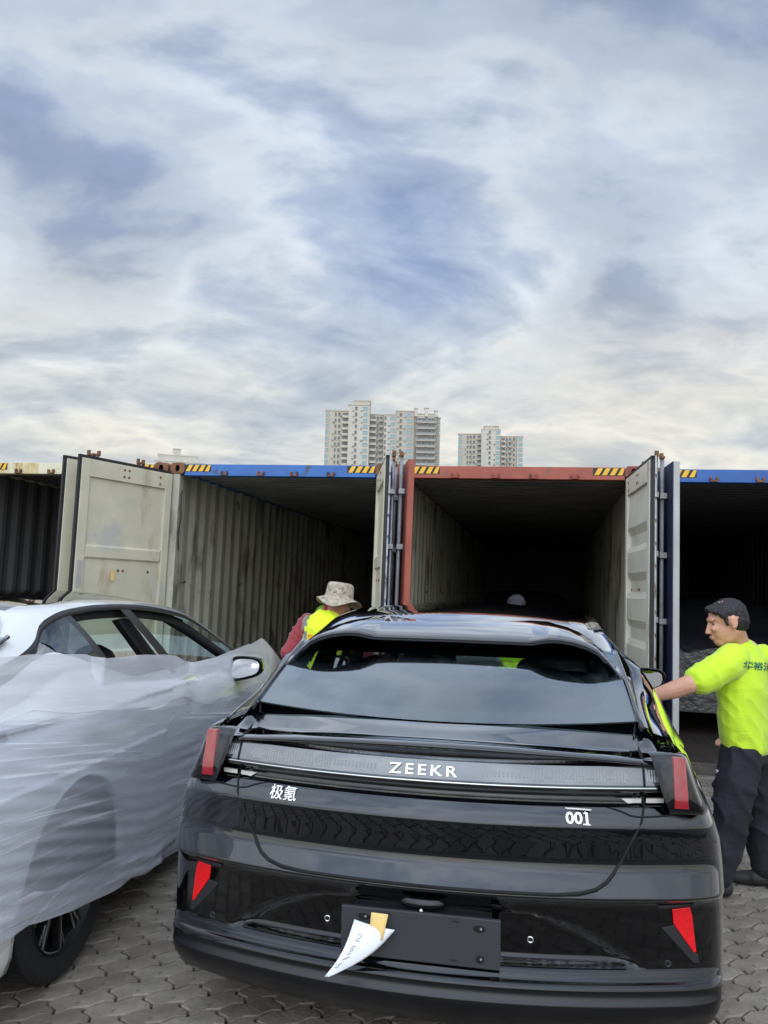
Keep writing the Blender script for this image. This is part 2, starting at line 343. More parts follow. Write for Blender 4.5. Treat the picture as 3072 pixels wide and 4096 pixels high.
PX0, PX1, PY0, PY1 = -4.6, 6.2, .6, 9.6
G = MB(); G.add([(PX0-.3, PY0-.3, -.022), (PX1+.3, PY0-.3, -.022), (PX1+.3, PY1+.3, -.022), (PX0-.3, PY1+.3, -.022)], [(0, 1, 2, 3)])
G.build('joint_sand', M_SAND, ground)
PL, PW = .225, .1125
def row_wave(x):      # long joint shape, period PL/2
    p = (x/(PL/2)) % 1.0
    return .0085*float(np.interp(p, [0, .2, .5, .7, 1], [-1, -1, 1, 1, -1]))
def end_wave(y):      # end joint zigzag
    p = y/PW
    return .011*float(np.interp(p, [0, .28, .72, 1], [0, 1, -1, 0]))
def paver_outline(x0, n):
    g = .0048
    ts = np.linspace(0, 1, 8)
    P = []
    for tt in ts: x = x0+g+tt*(PL-2*g); P.append((x, row_wave(x)+g))
    for tt in (.28, .72): P.append((x0+PL-g+end_wave(tt*PW), tt*PW))
    for tt in ts[::-1]: x = x0+g+tt*(PL-2*g); P.append((x, PW+row_wave(x)-g))
    for tt in (.72, .28): P.append((x0+g+end_wave(tt*PW), tt*PW))
    return P
def paver_geom(out, z=0, cx=0, cy=0):
    c = Vector((sum(p[0] for p in out)/len(out), sum(p[1] for p in out)/len(out)))
    n = len(out); V = []
    for k, (ins, dz) in enumerate(((0, -.03), (0, -.006), (.005, 0))):
        for p in out:
            v = Vector(p)-c; v = v*(1-ins/max(v.length, .01)); q = v+c; V.append((q.x-cx, q.y-cy, z+dz))
    F = [tuple(range(2*n, 3*n))]
    for k in (0, 1):
        for i in range(n): j = (i+1) % n; F.append((k*n+i, k*n+j, (k+1)*n+j, (k+1)*n+i))
    return V, F
# three shared paver meshes per row parity
pm = {}
for par in (0, 1):
    o = paver_outline(0 if par == 0 else PL/2, 0)
    x0 = 0 if par == 0 else PL/2
    V, F = paver_geom(o, 0, x0+PL/2, PW/2)
    for k in range(3):
        me = bpy.data.meshes.new('paver'); me.from_pydata(V, [], F); me.materials.append(M_PAVER[k]); me.update(); pm[par, k] = me
ca, sa = math.cos(rad(28)), math.sin(rad(28))
def in_frame(x, y):
    d = y*math.cos(PITCH)+(-CAMH)*math.sin(PITCH); u_ = -y*math.sin(PITCH)-CAMH*math.cos(PITCH)
    if d < .2: return None
    X = 3232.7*x/d; Y = -3232.7*u_/d
    X, Y = X*math.cos(ROLL)-Y*math.sin(ROLL), X*math.sin(ROLL)+Y*math.cos(ROLL)
    return 1536+X, 2048+Y
cand = []
for n in range(-90, 110):
    for k in range(-60, 60):
        lx = k*PL+(PL/2 if n % 2 else 0)+PL/2; ly = n*PW+PW/2
        x, y = lx*ca-ly*sa, lx*sa+ly*ca
        if PX0 < x < PX1 and PY0 < y < PY1: cand.append((n, lx, ly, x, y))
def hidden_by_cars(x, y):
    dx, dy = x-.1677, y-2.7396; a = .1679
    s_, k_ = dx*math.cos(a)-dy*math.sin(a), dx*math.sin(a)+dy*math.cos(a)
    if abs(s_) < .85 and .35 < k_: return True
    dx, dy = x+2.404, y-2.568; a = .1163
    s_, k_ = dx*math.cos(a)-dy*math.sin(a), dx*math.sin(a)+dy*math.cos(a)
    return abs(s_) < .9 and k_ > .3
vis = []
rest = []
for c in cand:
    q = in_frame(c[3], c[4])
    if q and -60 < q[0] < 3130 and q[1] < 4180 and not hidden_by_cars(c[3], c[4]): vis.append(c)
    else: rest.append(c)
vis.sort(key=lambda c: math.hypot(c[3], c[4]))
rest += vis[300:]; vis = vis[:300]
for (n, lx, ly, x, y) in vis:
    o = share('paver', pm[n % 2, rng.integers(3)], ground, (x, y, -abs(rng.normal(0, .0022))), (rng.normal(0, .006), rng.normal(0, .006), rad(28)+rng.normal(0, .008)))
MBs = MB()
for (n, lx, ly, x, y) in rest:
    x0 = lx-PL/2
    V, F = paver_geom(paver_outline(0 if n % 2 == 0 else PL/2, n), -abs(rng.normal(0, .0022)), 0 if n % 2 == 0 else PL/2, 0)
    V = [((vx+x0)*ca-(vy+ly-PW/2)*sa, (vx+x0)*sa+(vy+ly-PW/2)*ca, vz) for vx, vy, vz in V]
    MBs.add(V, F, int(rng.integers(3)))
pv = MBs.build('paving', M_PAVER, ground); pv['kind'] = 'stuff'

# ------------------------------------------------------------------ shipping containers
CW, CL, CH = 2.438, 12.19, 2.896
ROW_YAW, ROW_TILT = .1989, .0125
ROW_O = Vector((-2.3626, 8.6994, 0))
def row_point(s, k, z):
    """point of the container row, row slopes down to the right with the yard"""
    return ROW_O + Vector((math.cos(ROW_YAW)*s+math.sin(ROW_YAW)*k, -math.sin(ROW_YAW)*s+math.cos(ROW_YAW)*k, z-ROW_TILT*(s-2.9)))
def casting(mb, cx, z0, mi, mh):
    """corner casting with an oval hole in its front face; occupies x cx..cx+.162, y -.004...178, z z0..z0+.118"""
    w_, h_, d_ = .162, .118, .178
    n = 16; inner = []; outer = []
    for k in range(n):
        a = 2*math.pi*k/n; c_, s_ = math.cos(a), math.sin(a)
        inner.append((cx+w_/2+.026*c_, -.004, z0+h_/2+.037*s_))
        m = max(abs(c_)/(w_/2), abs(s_)/(h_/2)); outer.append((cx+w_/2+c_/m, -.004, z0+h_/2+s_/m))
    deep = [(x, .05, z) for x, y, z in inner]; back = [(x, d_, z) for x, y, z in outer]
    mb.add(outer+inner, [(i, (i+1) % n, (i+1) % n+n, i+n) for i in range(n)], mi)
    mb.add(inner+deep, [(i, (i+1) % n, (i+1) % n+n, i+n) for i in range(n)]+[tuple(range(n, 2*n))], mh)
    mb.add(outer+back, [(i+n, (i+1) % n+n, (i+1) % n, i) for i in range(n)], mi)
DW, DZ0, DZ1, DT = 1.175, .155, 2.765, .05
def make_door(parent, side, phi, outer, inner, rod, kind, inset=.0, gasket=True, clips=True):
    """hinged on the corner; side -1 left, +1 right. local x runs away from the hinge, local y = inwards when shut"""
    m = -1 if side > 0 else 1
    def X(x): return x*m
    def bx(mb, x0, x1, y0, y1, z0, z1, mi=0):
        mb.box((min(X(x0), X(x1)), y0, z0), (max(X(x0), X(x1)), y1, z1), mi)
    d = MB()
    f = .10
    bx(d, .012, f, 0, DT, DZ0, DZ1); bx(d, DW-f, DW, 0, DT, DZ0, DZ1)
    bx(d, f, DW-f, .004, DT-.002, DZ1-.17, DZ1-.001); bx(d, f, DW-f, .004, DT-.002, DZ0+.001, DZ0+.16)
    door = d.build('door', [inner], parent, bevel=.004)
    door.location = (inset if side < 0 else CW-inset, 0, 0); door.rotation_euler = (0, 0, -rad(phi)*m)
    # corrugated panel: horizontal folds
    zs = [DZ0+.16]; ys = [.026]
    if kind == 'flat': folds = [(.80, .10), (1.82, .10)]
    else: folds = [(.42+.42*i, .10) for i in range(5)]
    P = [(DZ0+.155, .022)]
    for zc_, h in folds:
        if kind == 'flat': P += [(zc_-.02, .022), (zc_, .046), (zc_+h, .046), (zc_+h+.02, .022)]
        else: P += [(zc_-.06, .044), (zc_, .010), (zc_+h, .010), (zc_+h+.07, .044)]
    P.append((DZ1-.165, .022))
    g = MB()
    xs = [f-.003, f+.02, .5, DW-f-.02, DW-f+.003]
    rows = [[(X(x), y if 0 < i < 4 else .022, z) for i, x in enumerate(xs)] for z, y in P]
    g.grid(rows, flip=(m > 0)); g.grid([[(a, b_-.006, c_) for a, b_, c_ in r] for r in rows], 1, flip=(m < 0))
    pn = g.build('panel', [inner, outer], door)
    g = MB(); bx(g, .012, DW, -.006, -.0005, DZ0, DZ1); g.build('outer_skin', outer, door)
    # rubber gasket round the edge, with its clips
    g = MB()
    if gasket: bx(g, DW+.0005, DW+.028, .012, .042, DZ0-.02, DZ1+.03); bx(g, .02, DW+.028, .014, .040, DZ1+.0005, DZ1+.030); bx(g, .02, DW, .014, .040, DZ0-.03, DZ0-.0005)
    g.build('gasket', M_RUBBER, door)
    g = MB()
    if clips:
        for i in range(14):
            g = MB(); bx(g, DW+.001, DW+.036, -.002, .0115, DZ0+.08+i*.185, DZ0+.235+i*.185); g.build('retainer_strip', M_GALV, door)
    # locking rods, brackets, cams, handle on the outside
    for xr in (.38, .95):
        g = MB(); g.tube([(X(xr), -.045, DZ0-.04), (X(xr), -.045, DZ1+.06)], .017, 10); r_ = g.build('lock_rod', rod, door, smooth=True)
        for zz in (.35, .9, 1.45, 2.0, 2.5):
            g = MB(); g.box((X(xr)-.035, -.068, zz-.025), (X(xr)+.035, -.006, zz+.025)); g.build('rod_bracket', M_GALV, door, bevel=.006)
        g = MB(); g.box((X(xr)-.045, -.062, DZ1+.055), (X(xr)+.045, -.028, DZ1+.075)); g.box((X(xr)-.03, -.058, DZ1+.02), (X(xr)+.01, -.032, DZ1+.06)); g.box((X(xr)-.045, -.062, DZ1+.073), (X(xr)-.02, -.028, DZ1+.11))
        g.build('cam', M_RUSTY, door, bevel=.005)
    g = MB(); g.tube([(X(.38), -.07, 1.05), (X(.60), -.075, 1.05), (X(.86), -.07, 1.02)], .012, 8); g.build('handle', rod, door, smooth=True)
    for zz in (.4, 1.0, 1.75, 2.5):
        g = MB(); bx(g, -.03, .075, -.026, -.0065, zz-.05, zz+.05); g.build('hinge', outer, door, bevel=.006)
    if kind == 'flat' and side < 0:
        g = MB(); g.box((X(DW-.085), DT+.0005, 1.52), (X(DW-.025), DT+.003, 1.78)); g.build('data_plate', M_MIDGREY, door)
        g = MB(); g.box((X(.70), .0475, 1.60), (X(.745), .050, 1.70)); g.build('orange_tag', M_TAPE, door)
    # bolts seen from inside
    for (x_, z_) in ((.18, DZ1-.06), (.18, DZ1-.13), (.60, DZ1-.05), (.66, DZ1-.05), (.60, DZ1-.12), (.66, DZ1-.12), (.58, 1.70), (.64, 1.70), (.25, 1.70)):
        g = MB(); g.lathe([(0, .006), (.012, .006), (.014, 0)], Matrix.Translation((X(x_), .047 if z_ > 2 else .024, z_)) @ Matrix.Rotation(rad(-90), 4, 'X'), 8); g.build('bolt', M_RUSTY, door)
    return door
def make_container(label, s, out, inner, header, cast, doors, rods, dz=0, stripes=True, dark=False, group='shipping containers parked in a row'):
    p = row_point(s, 0, dz)
    c = thing('shipping_container', label, 'container', p, (0, ROW_TILT, -ROW_YAW), group)
    T = .036
    # corrugated side walls
    for side, x0 in ((-1, .030), (1, CW-.030)):
        prof = []; y = .12
        while y < CL-.1:
            prof += [(0, y), (0, y+.072), (T, y+.140), (T, y+.210)]; y += .278
        g = MB(); rows = []
        for z in (.15, 1.4, 2.803): rows.append([(x0+(o_ if side < 0 else -o_), yy, z) for o_, yy in prof])
        g.grid(rows, flip=side < 0); g.build('side_wall', inner, c)
    g = MB(); prof = []; y = .13
    while y < CL-.1: prof += [(2.835, y), (2.835, y+.09), (2.815, y+.105), (2.815, y+.195)]; y += .209
    g.grid([[(x, yy, z) for z, yy in prof] for x in (.03, CW/2, CW-.03)]); g.build('roof_panel', M_WALL_SHADED if dark else M_ROOF_IN, c)
    g = MB(); g.box((.03, .05, .11), (CW-.03, CL, .15)); g.build('floor', M_PLY, c)
    g = MB(); g.box((.03, CL-.05, .02), (CW-.03, CL, CH-.02)); g.build('end_wall', M_WALL_SHADED, c)
    for x in (.012, CW-.112):
        g = MB(); g.box((x, .004, .118), (x+.10, .12, CH-.118)); g.build('corner_post', inner, c, bevel=.008)
        g = MB(); g.box((x-.0115 if x < 1 else x+.1005, .003, .118), (x-.0005 if x < 1 else x+.1115, .12, CH-.118)); g.build('post_edge', out, c)
    for x0_ in (.0005, CW-.0605):
        g = MB(); g.box((x0_, .178, CH-.10), (x0_+.06, CL, CH-.005)); g.box((x0_, .178, .02), (x0_+.06, CL, .149)); g.build('rail', out, c)
    g = MB(); g.box((.1625, .006, CH-.136), (CW-.1625, .12, CH-.012)); g.build('header', header, c, bevel=.004)
    g = MB(); g.box((.1625, .006, .0), (CW-.1625, .12, .148)); g.build('sill', M_SILL, c, bevel=.004)
    for x in (0, CW-.162):
        for z0 in (0, CH-.118):
            g = MB(); casting(g, x, z0, 0, 1); g.build('corner_casting', [cast, M_HOLE], c, bevel=.004)
    for x in (.62, 1.03, 1.40, 1.80):
        g = MB(); g.box((x-.035, -.03, CH-.136), (x+.035, .0055, CH-.118)); g.box((x-.04, -.024, CH-.118), (x-.018, .0055, CH-.085)); g.box((x+.018, -.024, CH-.118), (x+.04, .0055, CH-.085))
        g.build('lock_keeper', cast, c, bevel=.005)
    if stripes:
        for x0_, n_ in ((.165, 4), (CW-.165-.30, 4)):
            g = MB(); g.box((x0_, .0015, CH-.092), (x0_+.30, .0055, CH-.020)); bk = g.build('hazard_panel', M_BLACKTAPE, c)
            for k in range(n_):
                xa = x0_+.012+k*.073; z0_, z1_ = CH-.090, CH-.022
                xb = [xa, xa+.045, min(xa+.082, x0_+.298), xa+.037]
                g = MB(); g.prism([(xb[0], -.0005, z0_), (min(xb[1], x0_+.298), -.0005, z0_), (xb[2], -.0005, z1_), (xb[3], -.0005, z1_)], (0, .002, 0)); g.build('hazard_stripe', M_YELLOW, bk)
    for side, phi, kind, o_, i_, ins_, ga_, cl_ in doors:
        make_door(c, side, phi, o_, i_, rods, kind, ins_, ga_, cl_)
    if inner is M_WALL_IN:
        g = MB(); g.tube([(.128, .06, 2.60), (.135, .02, 2.55), (.132, .05, 2.3), (.120, .03, 2.12), (.131, .045, 1.95)], .006, 6); g.build('lashing_cord', M_RUBBER, c, smooth=True)
        for k in range(7):
            for z_ in (.55, 1.6):
                g = MB(); g.tube([(.068, .30+k*1.668, z_), (.10, .31+k*1.668, z_+.02), (.10, .35+k*1.668, z_+.02), (.068, .36+k*1.668, z_)], .006, 6); g.build('lashing_ring', M_RUSTY, c, smooth=True)
    return c
c_left = make_container('leftmost container with rusty cream header and dark interior', -2.468, M_BEIGE_RUSTY, M_WALL_SHADED, M_BEIGE_RUSTY, M_RUSTY, [(1, 63, 'flat', M_BEIGE, M_BEIGE, 0, True, False)], M_GALV, dark=True)
c_blue = make_container('blue container with ribbed grey inner wall, between rusty cream and red containers', 0, M_BLUE, M_WALL_IN, M_BLUE, M_RUSTY, [(-1, 110, 'flat', M_BEIGE, M_BEIGE, 0, True, False), (1, 105.5, 'flat', M_BLUE, M_BEIGE, .10, True, True)], M_GALV)
c_red = make_container('brick red container with open doors behind the black car', 2.474, M_RED, M_WALL_IN, M_RED, M_BROWN_RED, [(-1, 74, 'fold', M_RED, M_RED, .02, False, False), (1, 94, 'fold', M_RED, M_GREYPAINT, .11, True, True)], M_GREYROD)
c_third = make_container('darker blue container at the right behind the man in lime t-shirt', 4.942, M_BLUE2, M_WALL_SHADED, M_BLUE2, M_RUSTY, [(-1, 86, 'fold', M_BLUE_SHADED, M_MIDGREY, 0, False, False)], M_GREYROD, dz=-.012, dark=True)

# ------------------------------------------------------------------ far tower blocks
M_BW = mat('cream_render', (.46, .415, .335), .8, var=(.15, .08, 4)); M_BW2 = mat('pale_render', (.52, .485, .415), .8, var=(.15, .08, 4))
M_BG = mat('teal_tinted_glazing', (.10, .24, .27), .15, ior=1.8); M_BG2 = mat('dark_glazing', (.05, .065, .075), .2, ior=1.6); M_BSLAB = mat('balcony_render', (.52, .48, .40), .8); M_RAIL = mat('balcony_rail', (.30, .30, .27), .6)
def tower(label, az, D, blocks, group):
    c = thing('apartment_tower', label, 'apartment tower', (D*math.sin(az), D*math.cos(az), 0), (0, 0, -az), group)
    meshes = {}
    for bl in blocks:
        x0, x1, y0, y1, top = bl['box']
        g = MB(); g.box((x0, y0, 0), (x1, y1, top)); g.box((x0-.25, y0-.25, top-.5), (x1+.25, y1+.25, top-.02)); 
        g.build('wall', bl.get('mat', M_BW), c)
        if bl.get('win'):
            ac = MB()
            for fl in range(11):
                for _ in range(2):
                    wx = random.choice(bl['win']); x_ = wx[0]-.9-random.random()*.5; z_ = top-3.6-fl*3.0+random.random()*.4
                    if x_ > x0+.2: ac.box((x_, y0-.45, z_), (x_+.75, y0-.02, z_+.55))
            if ac.v: a_ = ac.build('air_conditioners', M_RAIL, c); a_['kind'] = 'stuff'
        for (wx0, wx1, kind) in bl.get('win', []):
            for fl in range(bl.get('floors', 11)):
                z1 = top-1.3-fl*3.0; z0 = z1-(1.7 if kind != 'bal' else 2.2)
                if z0 < 40: break
                key = (round(wx1-wx0, 2), kind)
                if key not in meshes:
                    W_ = wx1-wx0; g = MB(); H_ = 1.7 if kind != 'bal' else 2.2
                    g.box((0, -.05, 0), (W_, .25, H_), 0)
                    fr = .13
                    for a, b_ in (((-fr, -.18, -fr), (W_+fr, -.06, 0)), ((-fr, -.18, H_), (W_+fr, -.06, H_+fr)), ((-fr, -.18, .001), (0, -.06, H_-.001)), ((W_, -.18, .001), (W_+fr, -.06, H_-.001))): g.box(a, b_, 1)
                    if W_ > 2:
                        for q in range(1, int(W_/1.6)): g.box((W_*q/int(W_/1.6)-.06, -.16, 0.002), (W_*q/int(W_/1.6)+.06, -.06, H_-.002), 1)
                    if kind == 'bal': g.box((-.3, -1.3, -.45), (W_+.3, -.2, -.2), 2); g.box((-.3, -1.3, -.2), (W_+.3, -1.2, .75), 3)
                    me = bpy.data.meshes.new('window'); me.from_pydata(g.v, [], g.f); me.polygons.foreach_set('material_index', g.mi)
                    for m_ in (M_BG if kind == 'teal' else M_BG2, M_BW2, M_BSLAB, M_BSLAB if int(W_*10) % 2 else M_RAIL): me.materials.append(m_)
                    meshes[key] = me
                share('window', meshes[key], c, (wx0, y0, z0))
    return c
f_ = .0663
def bxs(a): return (a-528)*f_
tower('taller cream tower block with balconies behind the blue container', rad(-.35), 395, [
    dict(box=(bxs(108), bxs(282), 0, 16, 91), win=[(bxs(112), bxs(134), 'teal'), (bxs(178), bxs(190), 'sm'), (bxs(204), bxs(220), 'sm'), (bxs(238), bxs(276), 'bal')]),
    dict(box=(bxs(282), bxs(438), -3.5, 14, 93.5), mat=M_BW2, win=[(bxs(330), bxs(346), 'sm'), (bxs(392), bxs(424), 'teal')]),
    dict(box=(bxs(318), bxs(440), -1, 9, 96.2), mat=M_BW),
    dict(box=(bxs(438), bxs(546), 1, 15, 89.8), win=[(bxs(446), bxs(484), 'bal'), (bxs(492), bxs(508), 'sm'), (bxs(514), bxs(536), 'bal')]),
    dict(box=(bxs(546), bxs(640), -1.5, 15, 89.5), mat=M_BW2, win=[(bxs(550), bxs(562), 'sm'), (bxs(595), bxs(628), 'teal')]),
    dict(box=(bxs(640), bxs(772), -3, 14, 91.0), win=[(bxs(662), bxs(680), 'sm'), (bxs(714), bxs(750), 'teal')]),
    dict(box=(bxs(772), bxs(942), -4.5, 13, 88.5), mat=M_BW2, win=[(bxs(792), bxs(862), 'bal'), (bxs(872), bxs(924), 'bal')]),
    dict(box=(bxs(772), bxs(792), -4.5, -2.5, 92.3), mat=M_BW2), dict(box=(bxs(848), bxs(872), -4.5, -2.5, 92.6), mat=M_BW2), dict(box=(bxs(920), bxs(942), -4.5, -2.5, 91.4), mat=M_BW2),
    dict(box=(bxs(776), bxs(938), -4.2, 2, 91.0-1.4+.0), mat=M_BW), 
    dict(box=(bxs(942), bxs(966), -2, 12, 88.4), win=[(bxs(948), bxs(960), 'teal')]),
], 'tower blocks on the skyline')
f2 = .0789
def b2(a): return (a-1332)*f2
tower('shorter cream tower block with stepped roof, standing apart behind the red container', rad(7.45), 470, [
    dict(box=(b2(1096), b2(1268), 0, 16, 95.7), win=[(b2(1100), b2(1124), 'teal'), (b2(1160), b2(1172), 'sm'), (b2(1180), b2(1196), 'sm'), (b2(1206), b2(1222), 'sm'), (b2(1240), b2(1264), 'bal')]),
    dict(box=(b2(1268), b2(1404), -3.5, 14, 97.7), mat=M_BW2, win=[(b2(1322), b2(1336), 'sm'), (b2(1374), b2(1404-3), 'teal')]),
    dict(box=(b2(1284), b2(1390), -1, 9, 100.0)),
    dict(box=(b2(1404), b2(1530), 1, 15, 94.3), win=[(b2(1420), b2(1440), 'bal'), (b2(1448), b2(1460), 'sm'), (b2(1470), b2(1486), 'bal'), (b2(1500), b2(1512), 'sm')]),
    dict(box=(b2(1530), b2(1572), -1, 15, 94.0), mat=M_BW2, win=[(b2(1540), b2(1566), 'teal')]),
], 'tower blocks on the skyline')
tower('white stepped rooftop of a far tower peeping over the containers at left', rad(-14.75), 600, [
    dict(box=(-14, 22, 0, 20, 92), mat=M_BW2, win=[(-12, -9, 'sm'), (2, 5, 'sm'), (12, 15, 'sm')], floors=3), dict(box=(-10, 16, 2, 18, 97), mat=M_BW2), dict(box=(-1.5, 4, 3, 9, 102), mat=M_BW2), dict(box=(-12, -8.5, 3, 8, 97.5), mat=M_BW2)], 'tower blocks on the skyline')

# ------------------------------------------------------------------ cars
# car coordinates: X to the right, Y forward from the rearmost point, Z up
CORNER = [(.84, .134), (.87, .145), (.90, .160), (.925, .174), (.945, .190), (.96, .209), (.972, .236), (.982, .272), (.990, .32), (.996, .40), (1.0, .50)]
PLAN = [(x, .19*x*x) for x in np.linspace(0, .82, 34)] + CORNER
FLANK = [(1.0, .6), (1.0, 1.1), (.99, 1.7), (.98, 2.6), (.985, 3.6), (.985, 4.1), (.955, 4.5), (.88, 4.75), (.7, 4.88)]
fy = [.53, .56, .58, .60] + list(np.arange(.63, 1.46, .03)) + list(np.arange(1.5, 3.5, .12)) + list(np.arange(3.54, 4.46, .04)) + [4.5, 4.6, 4.75, 4.88]
PLAN += [(float(np.interp(y, [a[1] for a in FLANK], [a[0] for a in FLANK])), y) for y in fy]
PLAN = [(xf, y, 1.0 if xf < .9 and y < .17 else float(np.clip(1-(y-.15)/.28, 0, 1))**1.3) for xf, y in PLAN]
# rear rows: (dy, z, cz) and flank (inset, z); 36 rows from the skirt to the glass edge
ROWS = [
 (.14, .165, 0, .06, .19), (.06, .215, 0, .03, .215), (.014, .268, 0, .015, .265), (-.006, .308, 0, .012, .312), (-.004, .316, 0, .012, .318), (.010, .324, 0, .01, .324),
 (.006, .350, 0, .008, .352), (.006, .356, 0, .007, .358), (.024, .370, 0, .006, .370), (.034, .3715, 0, .005, .373), (.034, .3785, 0, .004, .379), (.050, .391, 0, .003, .391),
 (.056, .400, 0, .002, .40)]
ROWS += [(.056, z, 0, 0, z) for z in (.408, .416, .43, .45, .47, .49, .51, .53, .545, .555, .565, .58, .60)]
NTRIM = len(ROWS)
ROWS += [(.034, .620, 0, 0, .62), (.006, .628, 0, 0, .628), (.002, .634, 0, 0, .634), (.006, .641, 0, 0, .642), (.042, .695, 0, 0, .70), (.055, .720, 0, .001, .73), (.054, .745, 0, .003, .75), (.050, .79, 0, .008, .79), (.045, .836, 0, .022, .835), (.0445, .844, 0, .024, .842), (.047, .851, 0, .026, .85)]
i_lit = len(ROWS)
ROWS += [(.074, .898, 0, .045, .898), (.080, .906, 0, .048, .905), (.112, .909, 0, .05, .909), (.122, .916, 0, .053, .916), (.120, .946, 0, .062, .946)]
i_bar = len(ROWS)
ROWS += [(.068, .952, 0, .064, .952), (.060, .958, 0, .066, .958), (.062, .966, 0, .07, .966)]
i_cov = len(ROWS)
ROWS += [(.066, .974, 0, .074, .974), (.078, 1.003, 0, .09, 1.003), (.090, 1.030, 0, .11, 1.028)]
i_top = len(ROWS)
ROWS += [(.100, 1.0345, .035, .113, 1.034), (.106, 1.040, .02, .12, 1.042), (.088, 1.060, -.02, .13, 1.055), (.066, 1.072, -.07, .145, 1.066), (.062, 1.078, -.07, .15, 1.070), (.065, 1.083, -.07, .155, 1.0735), (.078, 1.0885, -.07, .165, 1.078), (.10, 1.0915, -.07, .18, 1.082), (.122, 1.0905, -.06, .20, 1.086), (.132, 1.0895, -.055, .205, 1.088), (.155, 1.0945, -.04, .212, 1.092), (.20, 1.1055, .00, .22, 1.10), (.285, 1.1275, .05, .235, 1.115), (.42, 1.140, .05, .26, 1.125)]
def recess(x, z):
    """plate recess in the bumper: trapezoid with rounded top"""
    ax = abs(x)
    xe = float(np.interp(z, [.405, .412, .50, .545, .562, .575], [.68, .685, .535, .42, .33, .10]))
    d = min(xe-ax, (z-.403)*2.0, (.575-z)*1.6)
    return .042*float(np.clip(d/.016, 0, 1))
def flank_inset(ins): return ins
def body_point(r, k, right=True):
    dy, z, cz, ins, fz = ROWS[r]; xf, yp, w_ = PLAN[k]
    if w_ == 0: ins = ins*(1-.5*float(np.clip((yp-.55)/.5, 0, 1)))
    x = xf*(1-ins)
    yr = yp+dy; zr = z+cz*x*x
    y = yp+dy*w_ if w_ < 1 else yr
    zz = zr*w_+fz*(1-w_)
    if w_ > .6: y += recess(x, zz)
    if y > 3.3 and zz > .6: zz = .6+(zz-.6)*float(np.interp(y, [3.3, 4.2, 4.9], [1, .90, .55]))
    if w_ == 0:
        for yc in (1.0, 4.0):
            dd = abs(y-yc)
            if dd < .435: zz = max(zz, .365+math.sqrt(.435**2-dd*dd))
            bul = .012*math.exp(-((dd-.42)/.18)**2) if zz > .5 else 0
        if r >= len(ROWS)-12: zz += .0
    return Vector((x if right else -x, y, zz))
def rear_y(x, z):
    tab = [(.391, .050), (.40, .056), (.60, .056), (.62, .034), (.634, .002), (.645, .006), (.695, .042), (.72, .055), (.79, .05), (.844, .0445), (.851, .047), (.898, .074), (.91, .10), (.946, .12), (.958, .06), (.974, .066), (1.03, .09), (1.04, .104), (1.06, .088), (1.078, .062), (1.0885, .078), (1.0915, .11), (1.1055, .20), (1.1275, .285)]
    ins = float(np.interp(z, [r_[4] for r_ in ROWS], [r_[3] for r_ in ROWS]))
    xf = abs(x)/(1-ins)
    yp = float(np.interp(xf, [p[0] for p in PLAN[:45]], [p[1] for p in PLAN[:45]])); w_ = float(np.interp(xf, [p[0] for p in PLAN[:45]], [p[2] for p in PLAN[:45]]))
    return yp+itp(tab, z)*w_
def cut_x(z):
    return itp([(.643, .0), (.6445, .42), (.650, .50), (.661, .552), (.678, .585), (.70, .608), (.74, .637), (.80, .668), (.865, .704), (.90, .712), (1.05, .716), (1.09, .712), (1.14, .70)], z)
SHX = [(.25, .845), (.5, .895), (1, .93), (1.6, .94), (2.5, .935), (3.5, .93), (4, .92)]
SHZ = [(.25, 1.05), (.5, 1.055), (1, 1.05), (1.6, 1.03), (2.5, 1.0), (3.5, .975), (4.0, .95)]
P1X = [(.36, .77), (.7, .785), (1.04, .80), (1.3, .82), (1.7, .865), (2.2, .885), (3, .89), (3.75, .87), (4, .86)]
P1Z = [(.36, 1.12), (.7, 1.19), (1.04, 1.30), (1.2, 1.27), (1.7, 1.14), (2.2, 1.07), (3, 1.03), (3.75, 1.015), (4, 1.0)]
P2X = [(.36, .728), (.7, .745), (1.04, .735), (1.14, .692), (1.3, .672), (1.57, .662), (1.9, .664), (2.6, .682), (3.2, .722), (3.75, .80), (4, .84)]
P2Z = [(.36, 1.143), (.7, 1.222), (1.04, 1.322), (1.14, 1.375), (1.3, 1.422), (1.57, 1.452), (1.9, 1.461), (2.14, 1.457), (2.6, 1.424), (2.95, 1.373), (3.2, 1.303), (3.75, 1.10), (4, 1.01)]
P3X = [(.36, .712), (.5, .708), (.7, .695), (.9, .60), (1.1, .52), (1.5, .51), (2.2, .515), (2.7, .535), (3.05, .585), (3.4, .64), (3.75, .72), (4, .79)]
P3Z = [(.36, 1.148), (.5, 1.203), (.7, 1.283), (.9, 1.375), (1.1, 1.456), (1.5, 1.497), (2.2, 1.507), (2.7, 1.487), (3.05, 1.43), (3.4, 1.325), (3.75, 1.15), (4, 1.025)]
P4Z = [(.36, 1.173), (.7, 1.36), (.9, 1.445), (1.1, 1.493), (1.5, 1.534), (2.2, 1.552), (2.7, 1.538), (3.05, 1.475), (3.4, 1.355), (3.75, 1.19), (4, 1.06)]
